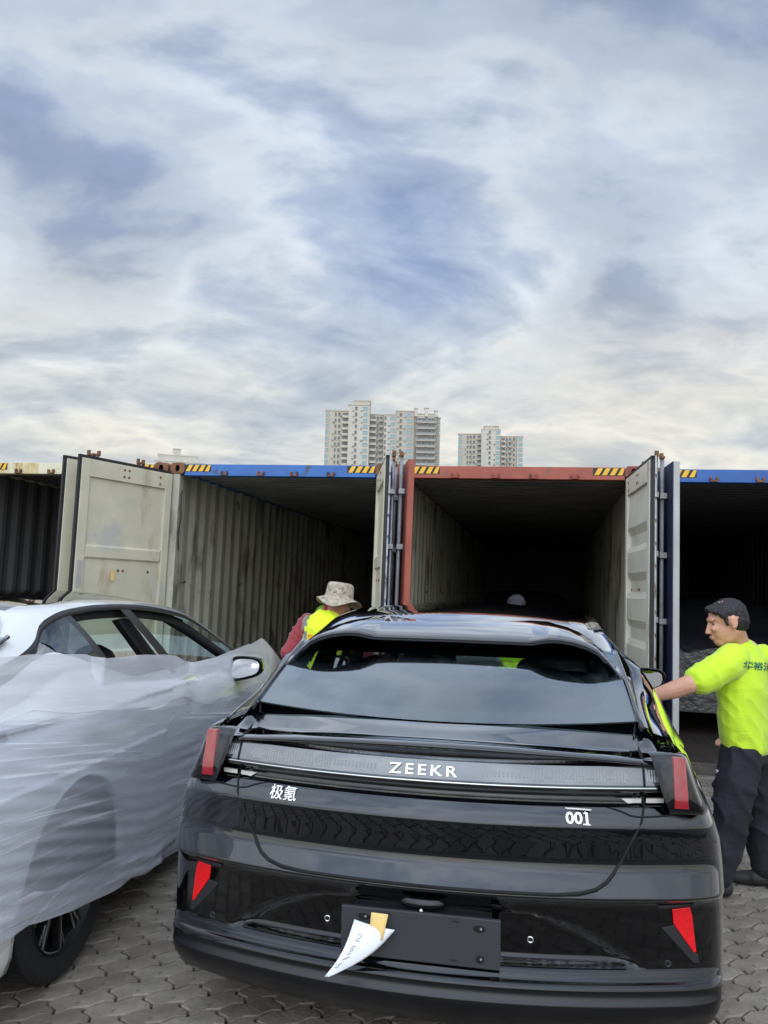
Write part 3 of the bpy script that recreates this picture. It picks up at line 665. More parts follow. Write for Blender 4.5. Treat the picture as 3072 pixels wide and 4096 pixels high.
def smooth_tab(tab):
    """resample with a monotone-ish smooth curve (Catmull-Rom in y)"""
    xs = np.array([a for a, b in tab]); ys = np.array([b for a, b in tab])
    m = np.zeros_like(ys)
    for i in range(len(xs)):
        if i == 0: m[i] = (ys[1]-ys[0])/(xs[1]-xs[0])
        elif i == len(xs)-1: m[i] = (ys[-1]-ys[-2])/(xs[-1]-xs[-2])
        else:
            a, b = (ys[i]-ys[i-1])/(xs[i]-xs[i-1]), (ys[i+1]-ys[i])/(xs[i+1]-xs[i]); h0, h1 = xs[i]-xs[i-1], xs[i+1]-xs[i]
            m[i] = (a*h1+b*h0)/(h0+h1)
    def f(x):
        x = min(max(x, xs[0]), xs[-1]); i = min(max(int(np.searchsorted(xs, x))-1, 0), len(xs)-2)
        h = xs[i+1]-xs[i]; tt = (x-xs[i])/h
        return float((2*tt**3-3*tt**2+1)*ys[i]+(tt**3-2*tt**2+tt)*h*m[i]+(-2*tt**3+3*tt**2)*ys[i+1]+(tt**3-tt**2)*h*m[i+1])
    return f
fSHX, fSHZ, fP1X, fP1Z, fP2X, fP2Z, fP3X, fP3Z, fP4Z = map(smooth_tab, (SHX, SHZ, P1X, P1Z, P2X, P2Z, P3X, P3Z, P4Z))
def side_shear(y):     # pillars lean: lower ends sit further forward
    return itp([(1.04, 0), (1.4, .09), (2.1, .30), (2.8, .12), (3.75, 0)], y)
def wheel_meshes():
    g = MB(); M = Matrix.Rotation(rad(90), 4, 'Y')      # axis along +X (outwards)
    g.lathe([(.268, -.20), (.30, -.225), (.345, -.225), (.366, -.20), (.372, -.12), (.372, -.10), (.366, -.02), (.345, .004), (.30, .006), (.268, -.012)], M, 48)
    for k in range(60):
        a = k*2*math.pi/60
        g.add([tuple(Matrix.Rotation(a, 4, 'X') @ Vector(p)) for p in ((-.03, -.004, .369), (-.19, .012, .369), (-.19, .024, .369), (-.03, .008, .369), (-.03, -.004, .3745), (-.19, .012, .3745), (-.19, .024, .3745), (-.03, .008, .3745))], [(4, 5, 6, 7), (0, 1, 5, 4), (2, 3, 7, 6)])
    ty = g
    rim = MB(); rim.lathe([(.27, -.015), (.262, -.004), (.250, -.03), (.235, -.12), (.05, -.13), (0, -.13)], M, 48)
    rim.lathe([(0, -.02), (.045, -.022), (.05, -.06), (.05, -.12)], M, 24)
    edge = MB()
    for k in range(5):
        for sgn in (-1, 1):
            a0 = k*2*math.pi/5
            for (w0, r0_, w1, r1, tg) in ((.020*sgn, .055, .075*sgn, .258, rim), (.050*sgn, .15, .115*sgn, .250, rim)):
                R_ = Matrix.Rotation(a0, 4, 'X')
                c0, c1 = Vector((-.035, w0, r0_)), Vector((-.018, w1, r1)); t_ = .012
                P = []
                for c_, hw in ((c0, .013), (c1, .010)):
                    P += [R_ @ (c_+Vector((-.03, -hw, 0))), R_ @ (c_+Vector((0, -hw, 0))), R_ @ (c_+Vector((0, hw, 0))), R_ @ (c_+Vector((-.03, hw, 0)))]
                tg.add(P, [(0, 1, 5, 4), (1, 2, 6, 5), (2, 3, 7, 6), (0, 3, 2, 1), (4, 5, 6, 7)])
                P2 = []
                for c_, hw in ((c0, .013), (c1, .010)):
                    P2 += [R_ @ (c_+Vector((.0008, sgn*(hw-.006), 0))), R_ @ (c_+Vector((.0008, sgn*hw, 0))), R_ @ (c_+Vector((-.004, sgn*(hw+.0008), 0))), R_ @ (c_+Vector((-.004, sgn*(hw-.006), 0)))]
                edge.add(P2, [(0, 1, 5, 4), (1, 2, 6, 5)])
        R_ = Matrix.Rotation(k*2*math.pi/5, 4, 'X')
        prev = None
        for q in range(9):
            a = rad(-17+34*q/8); p_ = [R_ @ Vector((-.016, math.sin(a)*rr, math.cos(a)*rr)) for rr in (.252, .260)]
            if prev: edge.add([prev[0], prev[1], p_[1], p_[0]], [(0, 1, 2, 3)])
            prev = p_
    return ty, rim, edge
_w = wheel_meshes()
def make_wheel(c, x, y, right):
    o = MB(); o.v, o.f, o.mi = list(_w[0].v), list(_w[0].f), list(_w[0].mi)
    tyre = o.build('tyre', M_TYRE, c, angle=35)
    tyre.location = (x, y, .372); tyre.rotation_euler = (rad(17), 0, 0 if right else math.pi)
    r_ = MB(); r_.v, r_.f, r_.mi = list(_w[1].v), list(_w[1].f), list(_w[1].mi); r_.build('rim', M_RIM, tyre, angle=30)
    r_ = MB(); r_.v, r_.f, r_.mi = list(_w[2].v), list(_w[2].f), list(_w[2].mi); r_.build('rim_edge', M_RIMEDGE, tyre)
def make_car(name, label, paint, loc, rotz, detail=True, mirror=(1.09, 3.05)):
    c = thing(name, label, 'car', loc, (0, 0, rotz))
    NR = len(ROWS); K = len(PLAN)
    cols = [(k, False) for k in range(K-1, 0, -1)]+[(k, True) for k in range(K)]
    pts = [[body_point(r, k, rt_) for k, rt_ in cols] for r in range(NR)]
    parts = {n_: [] for n_ in ('body', 'tailgate', 'rear_bumper_trim', 'diffuser', 'light_bar', 'lower_sill')}
    for r in range(NR-1):
        for j in range(len(cols)-1):
            k = cols[j][0]; ctr = (pts[r][j]+pts[r+1][j+1])*.5; rear = PLAN[k][2] > .25
            ax = abs(ctr.x)
            if (pts[r][j]-pts[r+1][j]).length < 1e-5 and (pts[r][j+1]-pts[r+1][j+1]).length < 1e-5: continue
            if r < 6: key = 'diffuser' if rear else 'lower_sill'
            elif r < NTRIM and rear: key = 'rear_bumper_trim'
            elif i_cov <= r < i_top-1 and ax < .779 and rear: key = 'light_bar'
            elif rear and ctr.z > .6445 and ax < cut_x(ctr.z) and r > NTRIM+2: key = 'tailgate'
            else: key = 'body'
            parts[key].append((r, j))
    nc = len(cols)
    for key, quads in parts.items():
        if not quads: continue
        g = MB(); g.v = [tuple(p) for row in pts for p in row]; g.f = [(r*nc+j, r*nc+j+1, (r+1)*nc+j+1, (r+1)*nc+j) for r, j in quads]; g.mi = [0]*len(g.f)
        m_ = {'body': paint, 'tailgate': paint, 'rear_bumper_trim': M_SATIN if paint is not M_BLACKPAINT else M_GLOSSBLACK, 'diffuser': M_DIFFUSER, 'light_bar': M_LENSBAR, 'lower_sill': M_SATIN if paint is M_BLACKPAINT else paint}[key]
        bm = bmesh.new(); me = bpy.data.meshes.new(key); me.from_pydata(g.v, [], g.f); bm.from_mesh(me)
        bmesh.ops.delete(bm, geom=[v for v in bm.verts if not v.link_faces], context='VERTS')
        bm.to_mesh(me); bm.free(); me.materials.append(m_); me.polygons.foreach_set('use_smooth', [True]*len(me.polygons)); me.update()
        o = bpy.data.objects.new(key, me); COL.objects.link(o); o.parent = c
    # ---- greenhouse
    ys = [.36, .42, .48, .54, .60, .66, .72, .78, .84, .90, .96, 1.0, 1.04, 1.07, 1.1, 1.14, 1.2, 1.26, 1.32, 1.38, 1.44, 1.5]+list(np.arange(1.57, 3.76, .06))+[3.8, 3.88, 3.95, 4.0]
    def section(y):
        return [Vector((fSHX(y), y, fSHZ(y))), Vector((fP1X(y), y, fP1Z(y))), Vector((fP2X(y), y, fP2Z(y))), Vector((fP2X(y)-(.016 if y > .9 else .012), y, fP2Z(y)+(.030 if y > .9 else .004+.026*(y-.36)/.54))), Vector((fP3X(y), y, fP3Z(y))), Vector((0, y, fP4Z(y)))]
    secs = [section(y) for y in ys]
    def strip(name, fn, mt, sel, nsub, both=True, smooth=True):
        for sgn in ((1, -1) if both else (1,)):
            rows = []; keep = []
            for i, y in enumerate(ys):
                row = []
                for q in range(nsub+1):
                    p = fn(secs[i], q/nsub, y); row.append(Vector((p.x*sgn, p.y, p.z)))
                rows.append(row)
            g = MB(); P = [p for r_ in rows for p in r_]; g.v = [tuple(p) for p in P]
            for i in range(len(ys)-1):
                if not sel((ys[i]+ys[i+1])/2): continue
                for q in range(nsub):
                    a = i*(nsub+1)+q; f_q = (a, a+1, a+nsub+2, a+nsub+1); g.f.append(f_q[::-1] if sgn < 0 else f_q); g.mi.append(0)
            g.build(name, mt, c, smooth=smooth)
    def seg(a, b, bulge=0.0, shear=False):
        def fn(S_, t_, y):
            p = S_[a].lerp(S_[b], t_)
            n_ = Vector((S_[b].z-S_[a].z, 0, S_[a].x-S_[b].x)); n_ = n_.normalized() if n_.length > 1e-6 else n_
            p = p+n_*bulge*4*t_*(1-t_)
            if shear: p = Vector((p.x, p.y+side_shear(y)*(1-t_), p.z))
            return p
        return fn
    strip('shoulder', seg(0, 1, .012), paint, lambda y: True, 6)
    strip('window_trim', seg(2, 3, .004), M_SATIN, lambda y: y > .36, 3)
    strip('pillar_trim', seg(1, 2, .004), M_GLOSSBLACK, lambda y: y < 1.06, 4)
    strip('roof_rail', lambda S_, t_, y: seg(3, 4, .010)(S_, t_, y), paint, lambda y: True, 6)
    for ya_, yb_ in ((1.385, 1.44), (1.97, 2.14), (3.62, 9)): strip('pillar', seg(1, 2, .010, True), M_SATIN, lambda y: ya_ < y < yb_, 5)
    strip('quarter_window', seg(1, 2, .010, True), G_SIDE, lambda y: 1.06 < y < 1.385, 5)
    def crown(S_, t_, y):
        a = S_[4]; b = S_[5]; x = a.x*(1-t_); return Vector((x, y, b.z+(a.z-b.z)*(x/a.x)**2))
    strip('roof_panel', crown, paint, lambda y: .84 < y < 1.13, 8)
    strip('glass_roof', crown, M_ROOFGLASS, lambda y: 1.13 < y < 2.86, 8)
    strip('windscreen', crown, G_FRONT, lambda y: 2.86 < y, 8)
    g = MB(); g.grid([[(x*.9, y, z) for x in (-1, -.5, 0, .5, 1)] for y, z in ((3.85, 1.02), (4.2, .98), (4.55, .90), (4.85, .72))], flip=True); g.build('bonnet', paint, c, smooth=True)
    g = MB(); g.grid([[(x*.72, 4.965-.085*x*x-(.04 if z > .7 else 0), z) for x in np.linspace(-1, 1, 13)] for z in (.22, .35, .5, .65, .74, .80)], flip=True); g.build('front_bumper', paint, c, smooth=True)
    # ---- rear window: pane, with a black frit border below it
    def rw(a, b_, off=0.0):
        hb = .02*abs(a)**3
        yb = .285+.19*(.705*a)**2; zb = 1.130+.026*a*a
        yt = .93-.04*a*a; zt = 1.402-.035*a*a
        x = a*(.716-.035*b_)
        y = yb+(yt-yb)*b_; z = zb+(zt-zb)*b_+.012*math.sin(math.pi*b_)*(1-.3*a*a)
        return Vector((x, y+off*.5, z-off))
    na, nb = 40, 24
    g = MB(); g.grid([[rw(-1+2*i/na, j/nb) for i in range(na+1)] for j in range(nb+1)]); g.build('rear_window', G_REAR, c, smooth=True)
    g = MB(); n_ = 96; inner = []; outer = []
    for k in range(n_):
        a = 2*math.pi*k/n_; ca_, sa_ = math.cos(a), math.sin(a)
        def sq(e, sx, sy): return (sx*math.copysign(abs(ca_)**e, ca_), .5+sy*math.copysign(abs(sa_)**e, sa_))
        u_, v_ = sq(.32, .868, .40); v_ += .02; inner.append(rw(u_, v_, .006))
        m_ = max(abs(ca_), abs(sa_)); outer.append(rw(ca_/m_*.998, .5+sa_/m_*.498, .006))
    g.add(outer+inner, [(i, (i+1) % n_, (i+1) % n_+n_, i+n_) for i in range(n_)]); g.build('window_frit', M_PLASTIC, c)
    for sgn in (-1, 1):      # black side seal of the rear window
        pth = [rw(sgn*1.006, q/12, -.002) for q in range(0, 13)]
        pth = [pth[0]+Vector((sgn*.012, -.03, -.028))]+pth
        g = MB(); g.tube(pth, .011, 6); g.build('window_seal', M_GLOSSBLACK, c, smooth=True)
    # ---- roof spoiler
    TE = [(0, .760, 1.410), (.28, .757, 1.409), (.335, .752, 1.409), (.37, .738, 1.416), (.405, .726, 1.424), (.45, .718, 1.425), (.51, .708, 1.417), (.56, .698, 1.403), (.60, .69, 1.384), (.64, .678, 1.345), (.67, .664, 1.308), (.695, .648, 1.276)]
    RT = [(0, 1.125, 1.4875), (.28, 1.125, 1.484), (.335, 1.122, 1.4825), (.37, 1.12, 1.4815), (.405, 1.115, 1.480), (.44, 1.105, 1.472), (.49, 1.09, 1.462), (.535, 1.06, 1.447), (.575, 1.01, 1.425), (.62, .94, 1.385), (.66, .86, 1.342), (.715, .72, 1.295)]
    us = np.linspace(0, 11, 45)
    def interp3(T_, u_): return Vector((np.interp(u_, range(12), [p[0] for p in T_]), np.interp(u_, range(12), [p[1] for p in T_]), np.interp(u_, range(12), [p[2] for p in T_])))
    rows = []
    allu = [(-u_, -1) for u_ in us[::-1]]+[(u_, 1) for u_ in us[1:]]
    g = MB(); grid_ = []
    for u_, sg in allu:
        te, rt_ = interp3(TE, abs(u_)), interp3(RT, abs(u_))
        horn = math.exp(-((abs(u_)-5.2)/1.6)**2)
        col_ = []
        for q in range(8):
            t_ = q/7; p = rt_.lerp(te, t_); p.z += .010*math.sin(math.pi*t_)+.004*horn*math.sin(math.pi*t_); col_.append(p)
        th = .024 if abs(u_) < 9 else .014
        d_ = (te-rt_).normalized()
        col_ += [te+d_*.004+Vector((0, 0, -.004)), te+d_*.003+Vector((0, 0, -th*.6)), te-d_*.006+Vector((0, 0, -th)), te-d_*.06+Vector((0, 0, -th-.012)), te.lerp(rt_, .50)+Vector((0, .02, -.055))]
        grid_.append([Vector((p.x*sg, p.y, p.z)) for p in col_])
    g.grid([list(x_) for x_ in zip(*grid_)], flip=False); sp = g.build('roof_spoiler', paint, c, smooth=True)
    # ---- panel gaps of the tailgate
    for sgn in (-1, 1):
        zz = [.6445, .645, .650, .655, .661, .669, .678, .688, .70, .72, .74, .77, .80, .83, .865, .90]
        path = [Vector((0, rear_y(0, .6445)-.0008, .6445))]+[Vector((x, rear_y(x, .6447)-.0008, .6447)) for x in (.1, .2, .3, .38)]+[Vector((cut_x(z), rear_y(cut_x(z), z)-.0008, z)) for z in zz[1:]]
        g = MB(); g.tube([Vector((p.x*sgn, p.y, p.z)) for p in path], [.0065 if p.z < .70 else .0045 for p in path], 6); g.build('tailgate_gap', M_SEAM, c, smooth=True)
        path = [Vector((.716*sgn, rear_y(.716, z)-.002, z)) for z in (.90, .94, .955, .97, 1.0, 1.03, 1.045)]+[Vector((.716*sgn, .24, 1.056)), Vector((.714*sgn, .29, 1.066)), Vector((.708*sgn, .34, 1.085)), Vector((.705*sgn, .37, 1.112)), Vector((.71*sgn, .385, 1.145))]
        g = MB(); g.tube(path, .0038, 6); g.build('tailgate_gap', M_SEAM, c, smooth=True)
    # ---- lamps at the corners
    for sgn in (-1, 1):
        def lp(u_, z, off):      # u_ = index along PLAN
            k0 = int(u_); f1 = u_-k0; a, b_ = PLAN[k0], PLAN[min(k0+1, K-1)]
            xf = a[0]*(1-f1)+b_[0]*f1; yp = a[1]*(1-f1)+b_[1]*f1
            ins = float(np.interp(z, [.88, .95, 1.075], [.050, .085, .125]))
            x = xf*(1-ins); y = yp+.052*float(np.clip((.20-(yp))/.06, 0, 1))*0.9
            # outward normal in plan
            dx, dy_ = (b_[0]-a[0]), (b_[1]-a[1]); l_ = math.hypot(dx, dy_)
            return Vector(((x+dy_/l_*off)*sgn, y-dx/l_*off+.22*max(0, z-.945)*float(np.clip((.24-yp)/.08, 0, 1)), z))
        k_in = next(i for i, p in enumerate(PLAN) if p[0]*(1-.08) > .770)
        k_out = next(i for i, p in enumerate(PLAN) if p[1] > .56)
        uu = np.linspace(k_in, k_out, 26)
        zr = [.884, .888, .90, .93, .96, .99, 1.02, 1.05, 1.066, 1.073, 1.076]; of = [-.02, .004, .009, .011, .011, .010, .009, .007, .004, -.002, -.03]
        g = MB(); g.grid([[lp(u_, z, o_) for u_ in uu] for z, o_ in zip(zr, of)], flip=sgn < 0)
        hs = g.build('lamp_housing', M_GLOSSBLACK, c, smooth=True)
        def u_at(xx, z):
            lo, hi = k_in, k_out
            for _ in range(40):
                md_ = (lo+hi)/2
                if abs(lp(md_, z, 0).x) < xx: lo = md_
                else: hi = md_
            return lo
        g = MB(); zz = [.905, .908, .93, .96, .99, 1.02, 1.05, 1.066, 1.069]
        rows = []
        for i, z in enumerate(zz):
            ua, ub = u_at(.806-.0*(z-.9), z), u_at(.850-.06*(z-.9), z)
            o_ = .0145 if 0 < i < len(zz)-1 else .006
            row = [lp(ua, z, .004)]+[lp(ua+(ub-ua)*q/5, z, o_) for q in range(6)]+[lp(ub, z, .004)]
            rows.append(row)
        g.grid(rows, flip=sgn < 0); g.build('tail_light', M_REDLENS, c, angle=50)
        g = MB()
        for q in range(6):
            x = .726+.0085*q; z0_, z1_ = (.984, 1.020); ya_, yb_ = rear_y(x, z0_)-.0016, rear_y(x, z1_)-.0016
            g.add([(sgn*x-.0028, ya_, z0_), (sgn*x+.0028, ya_, z0_), (sgn*x+.0028, yb_, z1_), (sgn*x-.0028, yb_, z1_)], [(0, 1, 2, 3)])
        g.build('led_fins', M_LED, c)['kind'] = 'stuff'
        g = MB(); z0_, z1_ = .915, .929
        for xa, xb in ((.640, .706), (.722, .782)):
            P = []
            rr = [xa+(xb-xa)*q/5 for q in range(6)]
            for z, of_ in ((z0_, 0), (z1_, 0)):
                P.append([Vector((sgn*x, rear_y(x, .90)+.006, z)) for x in rr])
            # sloping inner end on the tailgate side
            if xa < .7:
                for q in range(3): P[0][q].x = sgn*(rr[q]+.022*(1-q/3))
            g.grid(P, flip=sgn < 0)
            g.grid([[p+Vector((0, 0, 0)) for p in P[1]], [p+Vector((0, .012, 0)) for p in P[1]]], flip=sgn < 0)
        g.build('reversing_light', M_CREAM, c)
        # crease strip (lamp lower gap) running to the centre
        path = [Vector((sgn*x, rear_y(x, z)-.0012, z)) for x, z in ((.59, .9005), (.62, .897), (.645, .889), (.668, .880), (.69, .8765), (.716, .8765), (.75, .8775), (.79, .880), (.83, .884), (.866, .889))]
        g = MB(); g.tube(path, .003, 6); g.build('lamp_gap', M_SEAM, c, smooth=True)
    if detail:
        # LED fins behind the cover
        g = MB()
        def fin(x, h):
            zc_ = 1.0; y = rear_y(x, zc_)
            e = .37; z0_, z1_ = zc_-h/2, zc_+h/2
            y0_, y1_ = rear_y(x, z0_)-.0016, rear_y(x, z1_)-.0016
            g.add([(x-.0032, y0_, z0_), (x+.0032, y0_, z0_), (x+.0032, y1_, z1_), (x-.0032, y1_, z1_)], [(0, 1, 2, 3)])
        for sgn in (-1, 1):
            x = .185
            while x < .345: fin(sgn*x, .017); x += .0135
            for q in range(5):
                x0_ = .352+q*.067
                for k in range(4): fin(sgn*(x0_+k*.0105), .036)
                for k in range(3 if q < 4 else 1): fin(sgn*(x0_+.040+k*.0085), .014)
        g.build('led_fins', M_LED, c)['kind'] = 'stuff'
        pth = [Vector((x, rear_y(x, .9655)-.0015, .9655)) for x in np.linspace(-.775, .775, 64)]
        g = MB(); g.tube(pth, .0042, 6); g.build('chrome_strip', M_CHROME, c, smooth=True)
        def letters(txt, x, z, size, tilt, mt, name, sp_=1.0, squash=1.0, bold=.0006):
            me = text_mesh(txt, size, .0022, sp_, bold); me.materials.append(mt)
            o = bpy.data.objects.new(name, me); COL.objects.link(o); o.parent = c
            slope = math.atan(.38*x)
            o.rotation_euler = Matrix(((1, 0, 0), (0, 1, 0), (0, 0, 1))).to_euler()
            o.matrix_local = Matrix.Translation((x, rear_y(x, z)-.005, z)) @ Matrix.Rotation(slope, 4, 'Z') @ Matrix.Rotation(rad(90)-tilt, 4, 'X') @ Matrix.Diagonal((1, squash, 1, 1))
            return o
        letters('ZEEKR', -.017, .998, .065, rad(20), M_LETTER, 'maker_lettering', 1.32, .76, .0006)
        letters('极氪', -.517, .876, .054, rad(26), M_LETTER, 'maker_badge', 1.0, 1.0, 0)
        letters('001', .497, .870, .056, rad(26), M_LETTER, 'model_badge', 1.0, .92, .001)
        g = MB(); y_ = rear_y(.524, .853); g.box((.5125, y_-.006, .8525), (.5365, y_, .8565)); g.prism([(.5135, y_+.010, .886), (.5205, y_+.014, .8925), (.5205, y_+.014, .8885), (.5155, y_+.010, .883)], (0, .004, 0)); g.build('model_badge', M_LETTER, c)
        g = MB(); y_ = rear_y(.497, .894); g.box((.455, y_-.006, .8955), (.539, y_, .8995)); g.build('model_badge', M_LETTER, c)
        # corner reflectors and their trims
        refl = [(.800, .588), (.858, .594), (.866, .566), (.878, .452), (.870, .451), (.804, .543)]
        wedge = [(.765, .530), (.806, .538), (.872, .447), (.884, .444), (.888, .418), (.871, .417)]
        for sgn in (-1, 1):
            def pan(poly, th, name, mt, back=.02):
                g = MB(); n_ = len(poly)
                F_ = [Vector((sgn*x, rear_y(x, z)-th, z)) for x, z in poly]; B_ = [p+Vector((0, back, 0)) for p in F_]
                g.add(F_+B_, [tuple(range(n_)) if sgn > 0 else tuple(range(n_))[::-1]]+[(i, i+n_, (i+1) % n_+n_, (i+1) % n_) if sgn > 0 else (i, (i+1) % n_, (i+1) % n_+n_, i+n_) for i in range(n_)])
                return g.build(name, mt, c, bevel=.002)
            pan(refl, .006, 'reflector', M_REFLECTOR); pan(wedge, .004, 'reflector_trim', M_PLASTIC)
            pan([(.752, .600), (.872, .606), (.866, .597), (.800, .591), (.757, .590)], .008, 'reflector_hood', M_PLASTIC)
            for x, z in ((.345, .468), (.785, .418)):
                y = rear_y(x, z)+(recess(x, z)); M = Matrix.Translation((sgn*x, y, z)) @ Matrix.Rotation(rad(90), 4, 'X')
                g = MB(); g.lathe([(.0065, .001), (.0095, .004), (.0115, .001)], M, 16); g.build('parking_sensor', M_CHROME if x < .5 else M_PLASTIC, c, smooth=True)
                g = MB(); g.lathe([(0, .0015), (.0068, .001)], M, 12); g.build('parking_sensor', M_SEAM, c)
        # licence plate holder
        ph = MB(); ph.box((-.262, -.010, -.080), (.262, .004, .078)); plate = ph.build('plate_holder', M_PLATE, c, bevel=.003)
        plate.location = (-.010, .030, .480); plate.rotation_euler = (rad(4), 0, 0)
        g = MB(); g.box((-.23, .0045, -.065), (.23, .075, .065)); g.build('plate_mount', M_PLASTIC, plate)
        for x, z, rx, rz in ((-.185, .050, .019, .0105), (.194, .047, .019, .0105), (.197, -.049, .012, .012), (-.19, -.052, .012, .012)):
            n_ = 20; g = MB(); ri = [(x+rx*math.cos(a), -.0112, z+rz*math.sin(a)) for a in np.linspace(0, 2*math.pi, n_, endpoint=False)]
            ro = [(x+(rx+.003)*math.cos(a), -.0104, z+(rz+.003)*math.sin(a)) for a in np.linspace(0, 2*math.pi, n_, endpoint=False)]
            g.add(ro+ri, [(i, (i+1) % n_, (i+1) % n_+n_, i+n_) for i in range(n_)], 0); g.add(ri, [tuple(range(n_))], 1)
            s_ = g.build('slot', [M_PLASTIC, M_SEAM], plate)
            g = MB(); g.lathe([(0, .004), (.0035, .0035), (.0045, 0)], Matrix.Translation((x+.3*rx, -.0113, z)) @ Matrix.Rotation(rad(90), 4, 'X'), 10); g.build('bolt', M_GALV, plate)
        for x, z in ((-.105, .066), (.118, .064), (.112, -.060)):
            g = MB(); g.lathe([(0, .0025), (.007, .002), (.009, 0)], Matrix.Translation((x, -.0102, z)) @ Matrix.Rotation(rad(90), 4, 'X') @ Matrix.Diagonal((1.5, .6, 1, 1)), 12); g.build('nub', M_PLASTIC, plate)
        g = MB(); g.lathe([(0, .018), (.02, .016), (.04, .008), (.05, 0)], Matrix.Translation((-.005, .045, .573)) @ Matrix.Rotation(rad(100), 4, 'X') @ Matrix.Diagonal((1.5, .5, 1, 1)), 20); cm = g.build('reversing_camera', M_GLOSSBLACK, c, smooth=True)
        g = MB(); g.lathe([(0, .003), (.004, .002), (.005, 0)], Matrix.Translation((-.005, .0135, .565)) @ Matrix.Rotation(rad(100), 4, 'X'), 10); g.build('lens', M_LETTER, cm, smooth=True)
    if detail:
        g = MB(); g.grid([[Vector((x, 3.30-.10*v+.02*math.sin(x*9), 1.08+.21*v)) for x in np.linspace(-.245+.03*(1-v), .02+.10*(1-v), 9)] for v in np.linspace(0, 1, 5)]); ws = g.build('dashboard_cover_sheet', M_PAPER, c, smooth=True)
        sl = ws.modifiers.new('thick', 'SOLIDIFY'); sl.thickness = .002
    # ---- wheels, liners, underside
    for x, rgt in ((.965, True), (-.965, False)):
        for y in (1.0, 4.0): make_wheel(c, x, y, rgt)
    g = MB(); g.box((-.80, .30, .21), (.80, 4.7, .27)); g.build('underbody', M_PLASTIC, c)
    for sgn in (-1, 1):
        for yc in (1.0, 4.0):
            g = MB(); rows = []
            for a in np.linspace(-.1, math.pi+.1, 18): rows.append([(sgn*x, yc+.432*math.cos(a), .365+.432*math.sin(a)) for x in (.62, .96)])
            g.grid(rows); g.grid([[(sgn*.62, yc+.432*math.cos(a), .365+.432*math.sin(a)), (sgn*.62, yc, .3)] for a in np.linspace(-.1, math.pi+.1, 18)]); g.build('wheel_arch_liner', M_PLASTIC, c)
    # ---- mirrors
    for sgn in (-1, 1):
        mx, my, mz = sgn*mirror[0], mirror[1], 1.055
        def ell(k, sx, sz):
            a = 2*math.pi*k/20; e = .62; ca_, sa_ = math.cos(a), math.sin(a)
            x = math.copysign(abs(ca_)**e, ca_); z = math.copysign(abs(sa_)**e, sa_)
            return x*sx, z*sz*(1-.22*x)+.012*x
        g = MB(); rows = []
        for y, s_ in ((-.004, .86), (-.012, .98), (0, 1.0), (.05, .97), (.10, .80), (.135, .45), (.14, .05)):
            rows.append([(mx+sgn*ell(k, .118, .080)[0]*s_, my+y, mz+ell(k, .118, .080)[1]*s_) for k in range(20)])
        g.grid(rows, close=True, flip=sgn > 0); mr = g.build('door_mirror', M_GLOSSBLACK, c, smooth=True)
        g = MB(); r1 = [(mx+sgn*ell(k, .094, .060)[0], my-.014+.04*ell(k, .094, .060)[1], mz+ell(k, .094, .060)[1]) for k in range(20)]
        g.add(r1, [tuple(range(20)) if sgn > 0 else tuple(range(20))[::-1]]); g.build('mirror_glass', M_MIRROR, mr)
        g = MB(); g.tube([(mx-sgn*.07, my+.05, mz-.06), (mx-sgn*.13, my+.06, mz-.075), (sgn*.885, my+.06, mz-.05)], [.022, .026, .03], 8); g.build('mirror_arm', M_GLOSSBLACK, mr, smooth=True)
    # ---- cabin
    def seat(x, y, wd, name='seat'):
        g = MB()
        g.grid([[(x+wd/2*s_*f_q, y+dy_, z) for s_, dy_ in ((-1, .0), (-.75, -.035), (0, -.05), (.75, -.035), (1, .0))] for z, f_q in ((.45, .95), (.7, 1), (.9, .98), (1.06, .86), (1.10, .6))])
        g.grid([[(x+wd/2*s_*f_q, y+dy_+.06, z) for s_, dy_ in ((-1, .0), (-.75, .035), (0, .05), (.75, .035), (1, .0))] for z, f_q in ((.45, .95), (.7, 1), (.9, .98), (1.06, .86), (1.10, .6))], flip=True)
        g.box((x-wd/2, y+.05, .36), (x+wd/2, y+.5, .50)); so = g.build(name, M_SEAT, c, smooth=True)
        bm = bmesh.new(); bmesh.ops.create_uvsphere(bm, u_segments=16, v_segments=10, radius=1); me = bpy.data.meshes.new('headrest')
        for v in bm.verts: v.co = Vector((x+v.co.x*.135*(1 if abs(v.co.z) < .7 else .85), y+.02+v.co.y*.055, 1.15+v.co.z*.095))
        bm.to_mesh(me); bm.free(); me.materials.append(M_SEAT); me.polygons.foreach_set('use_smooth', [True]*len(me.polygons)); o = bpy.data.objects.new('headrest', me); COL.objects.link(o); o.parent = so
    for x in (-.37, .37): seat(x, 2.30, .50)
    for x in (-.42, 0, .42): seat(x, 1.42, .42)
    rows = []
    for y in np.linspace(.95, 2.95, 18):
        xe, ze, zc_ = fP2X(y)-.035, fP2Z(y)+.004, fP4Z(y)-.045
        rows.append([(-xe, y, ze-.05), (-xe, y, ze)]+[(x*xe, y, min(zc_, ze+.03)) for x in (-.85, -.5, 0, .5, .85)]+[(xe, y, ze), (xe, y, ze-.05)])
    g = MB(); g.grid(rows); g.build('headliner', M_SEAT, c, smooth=True)
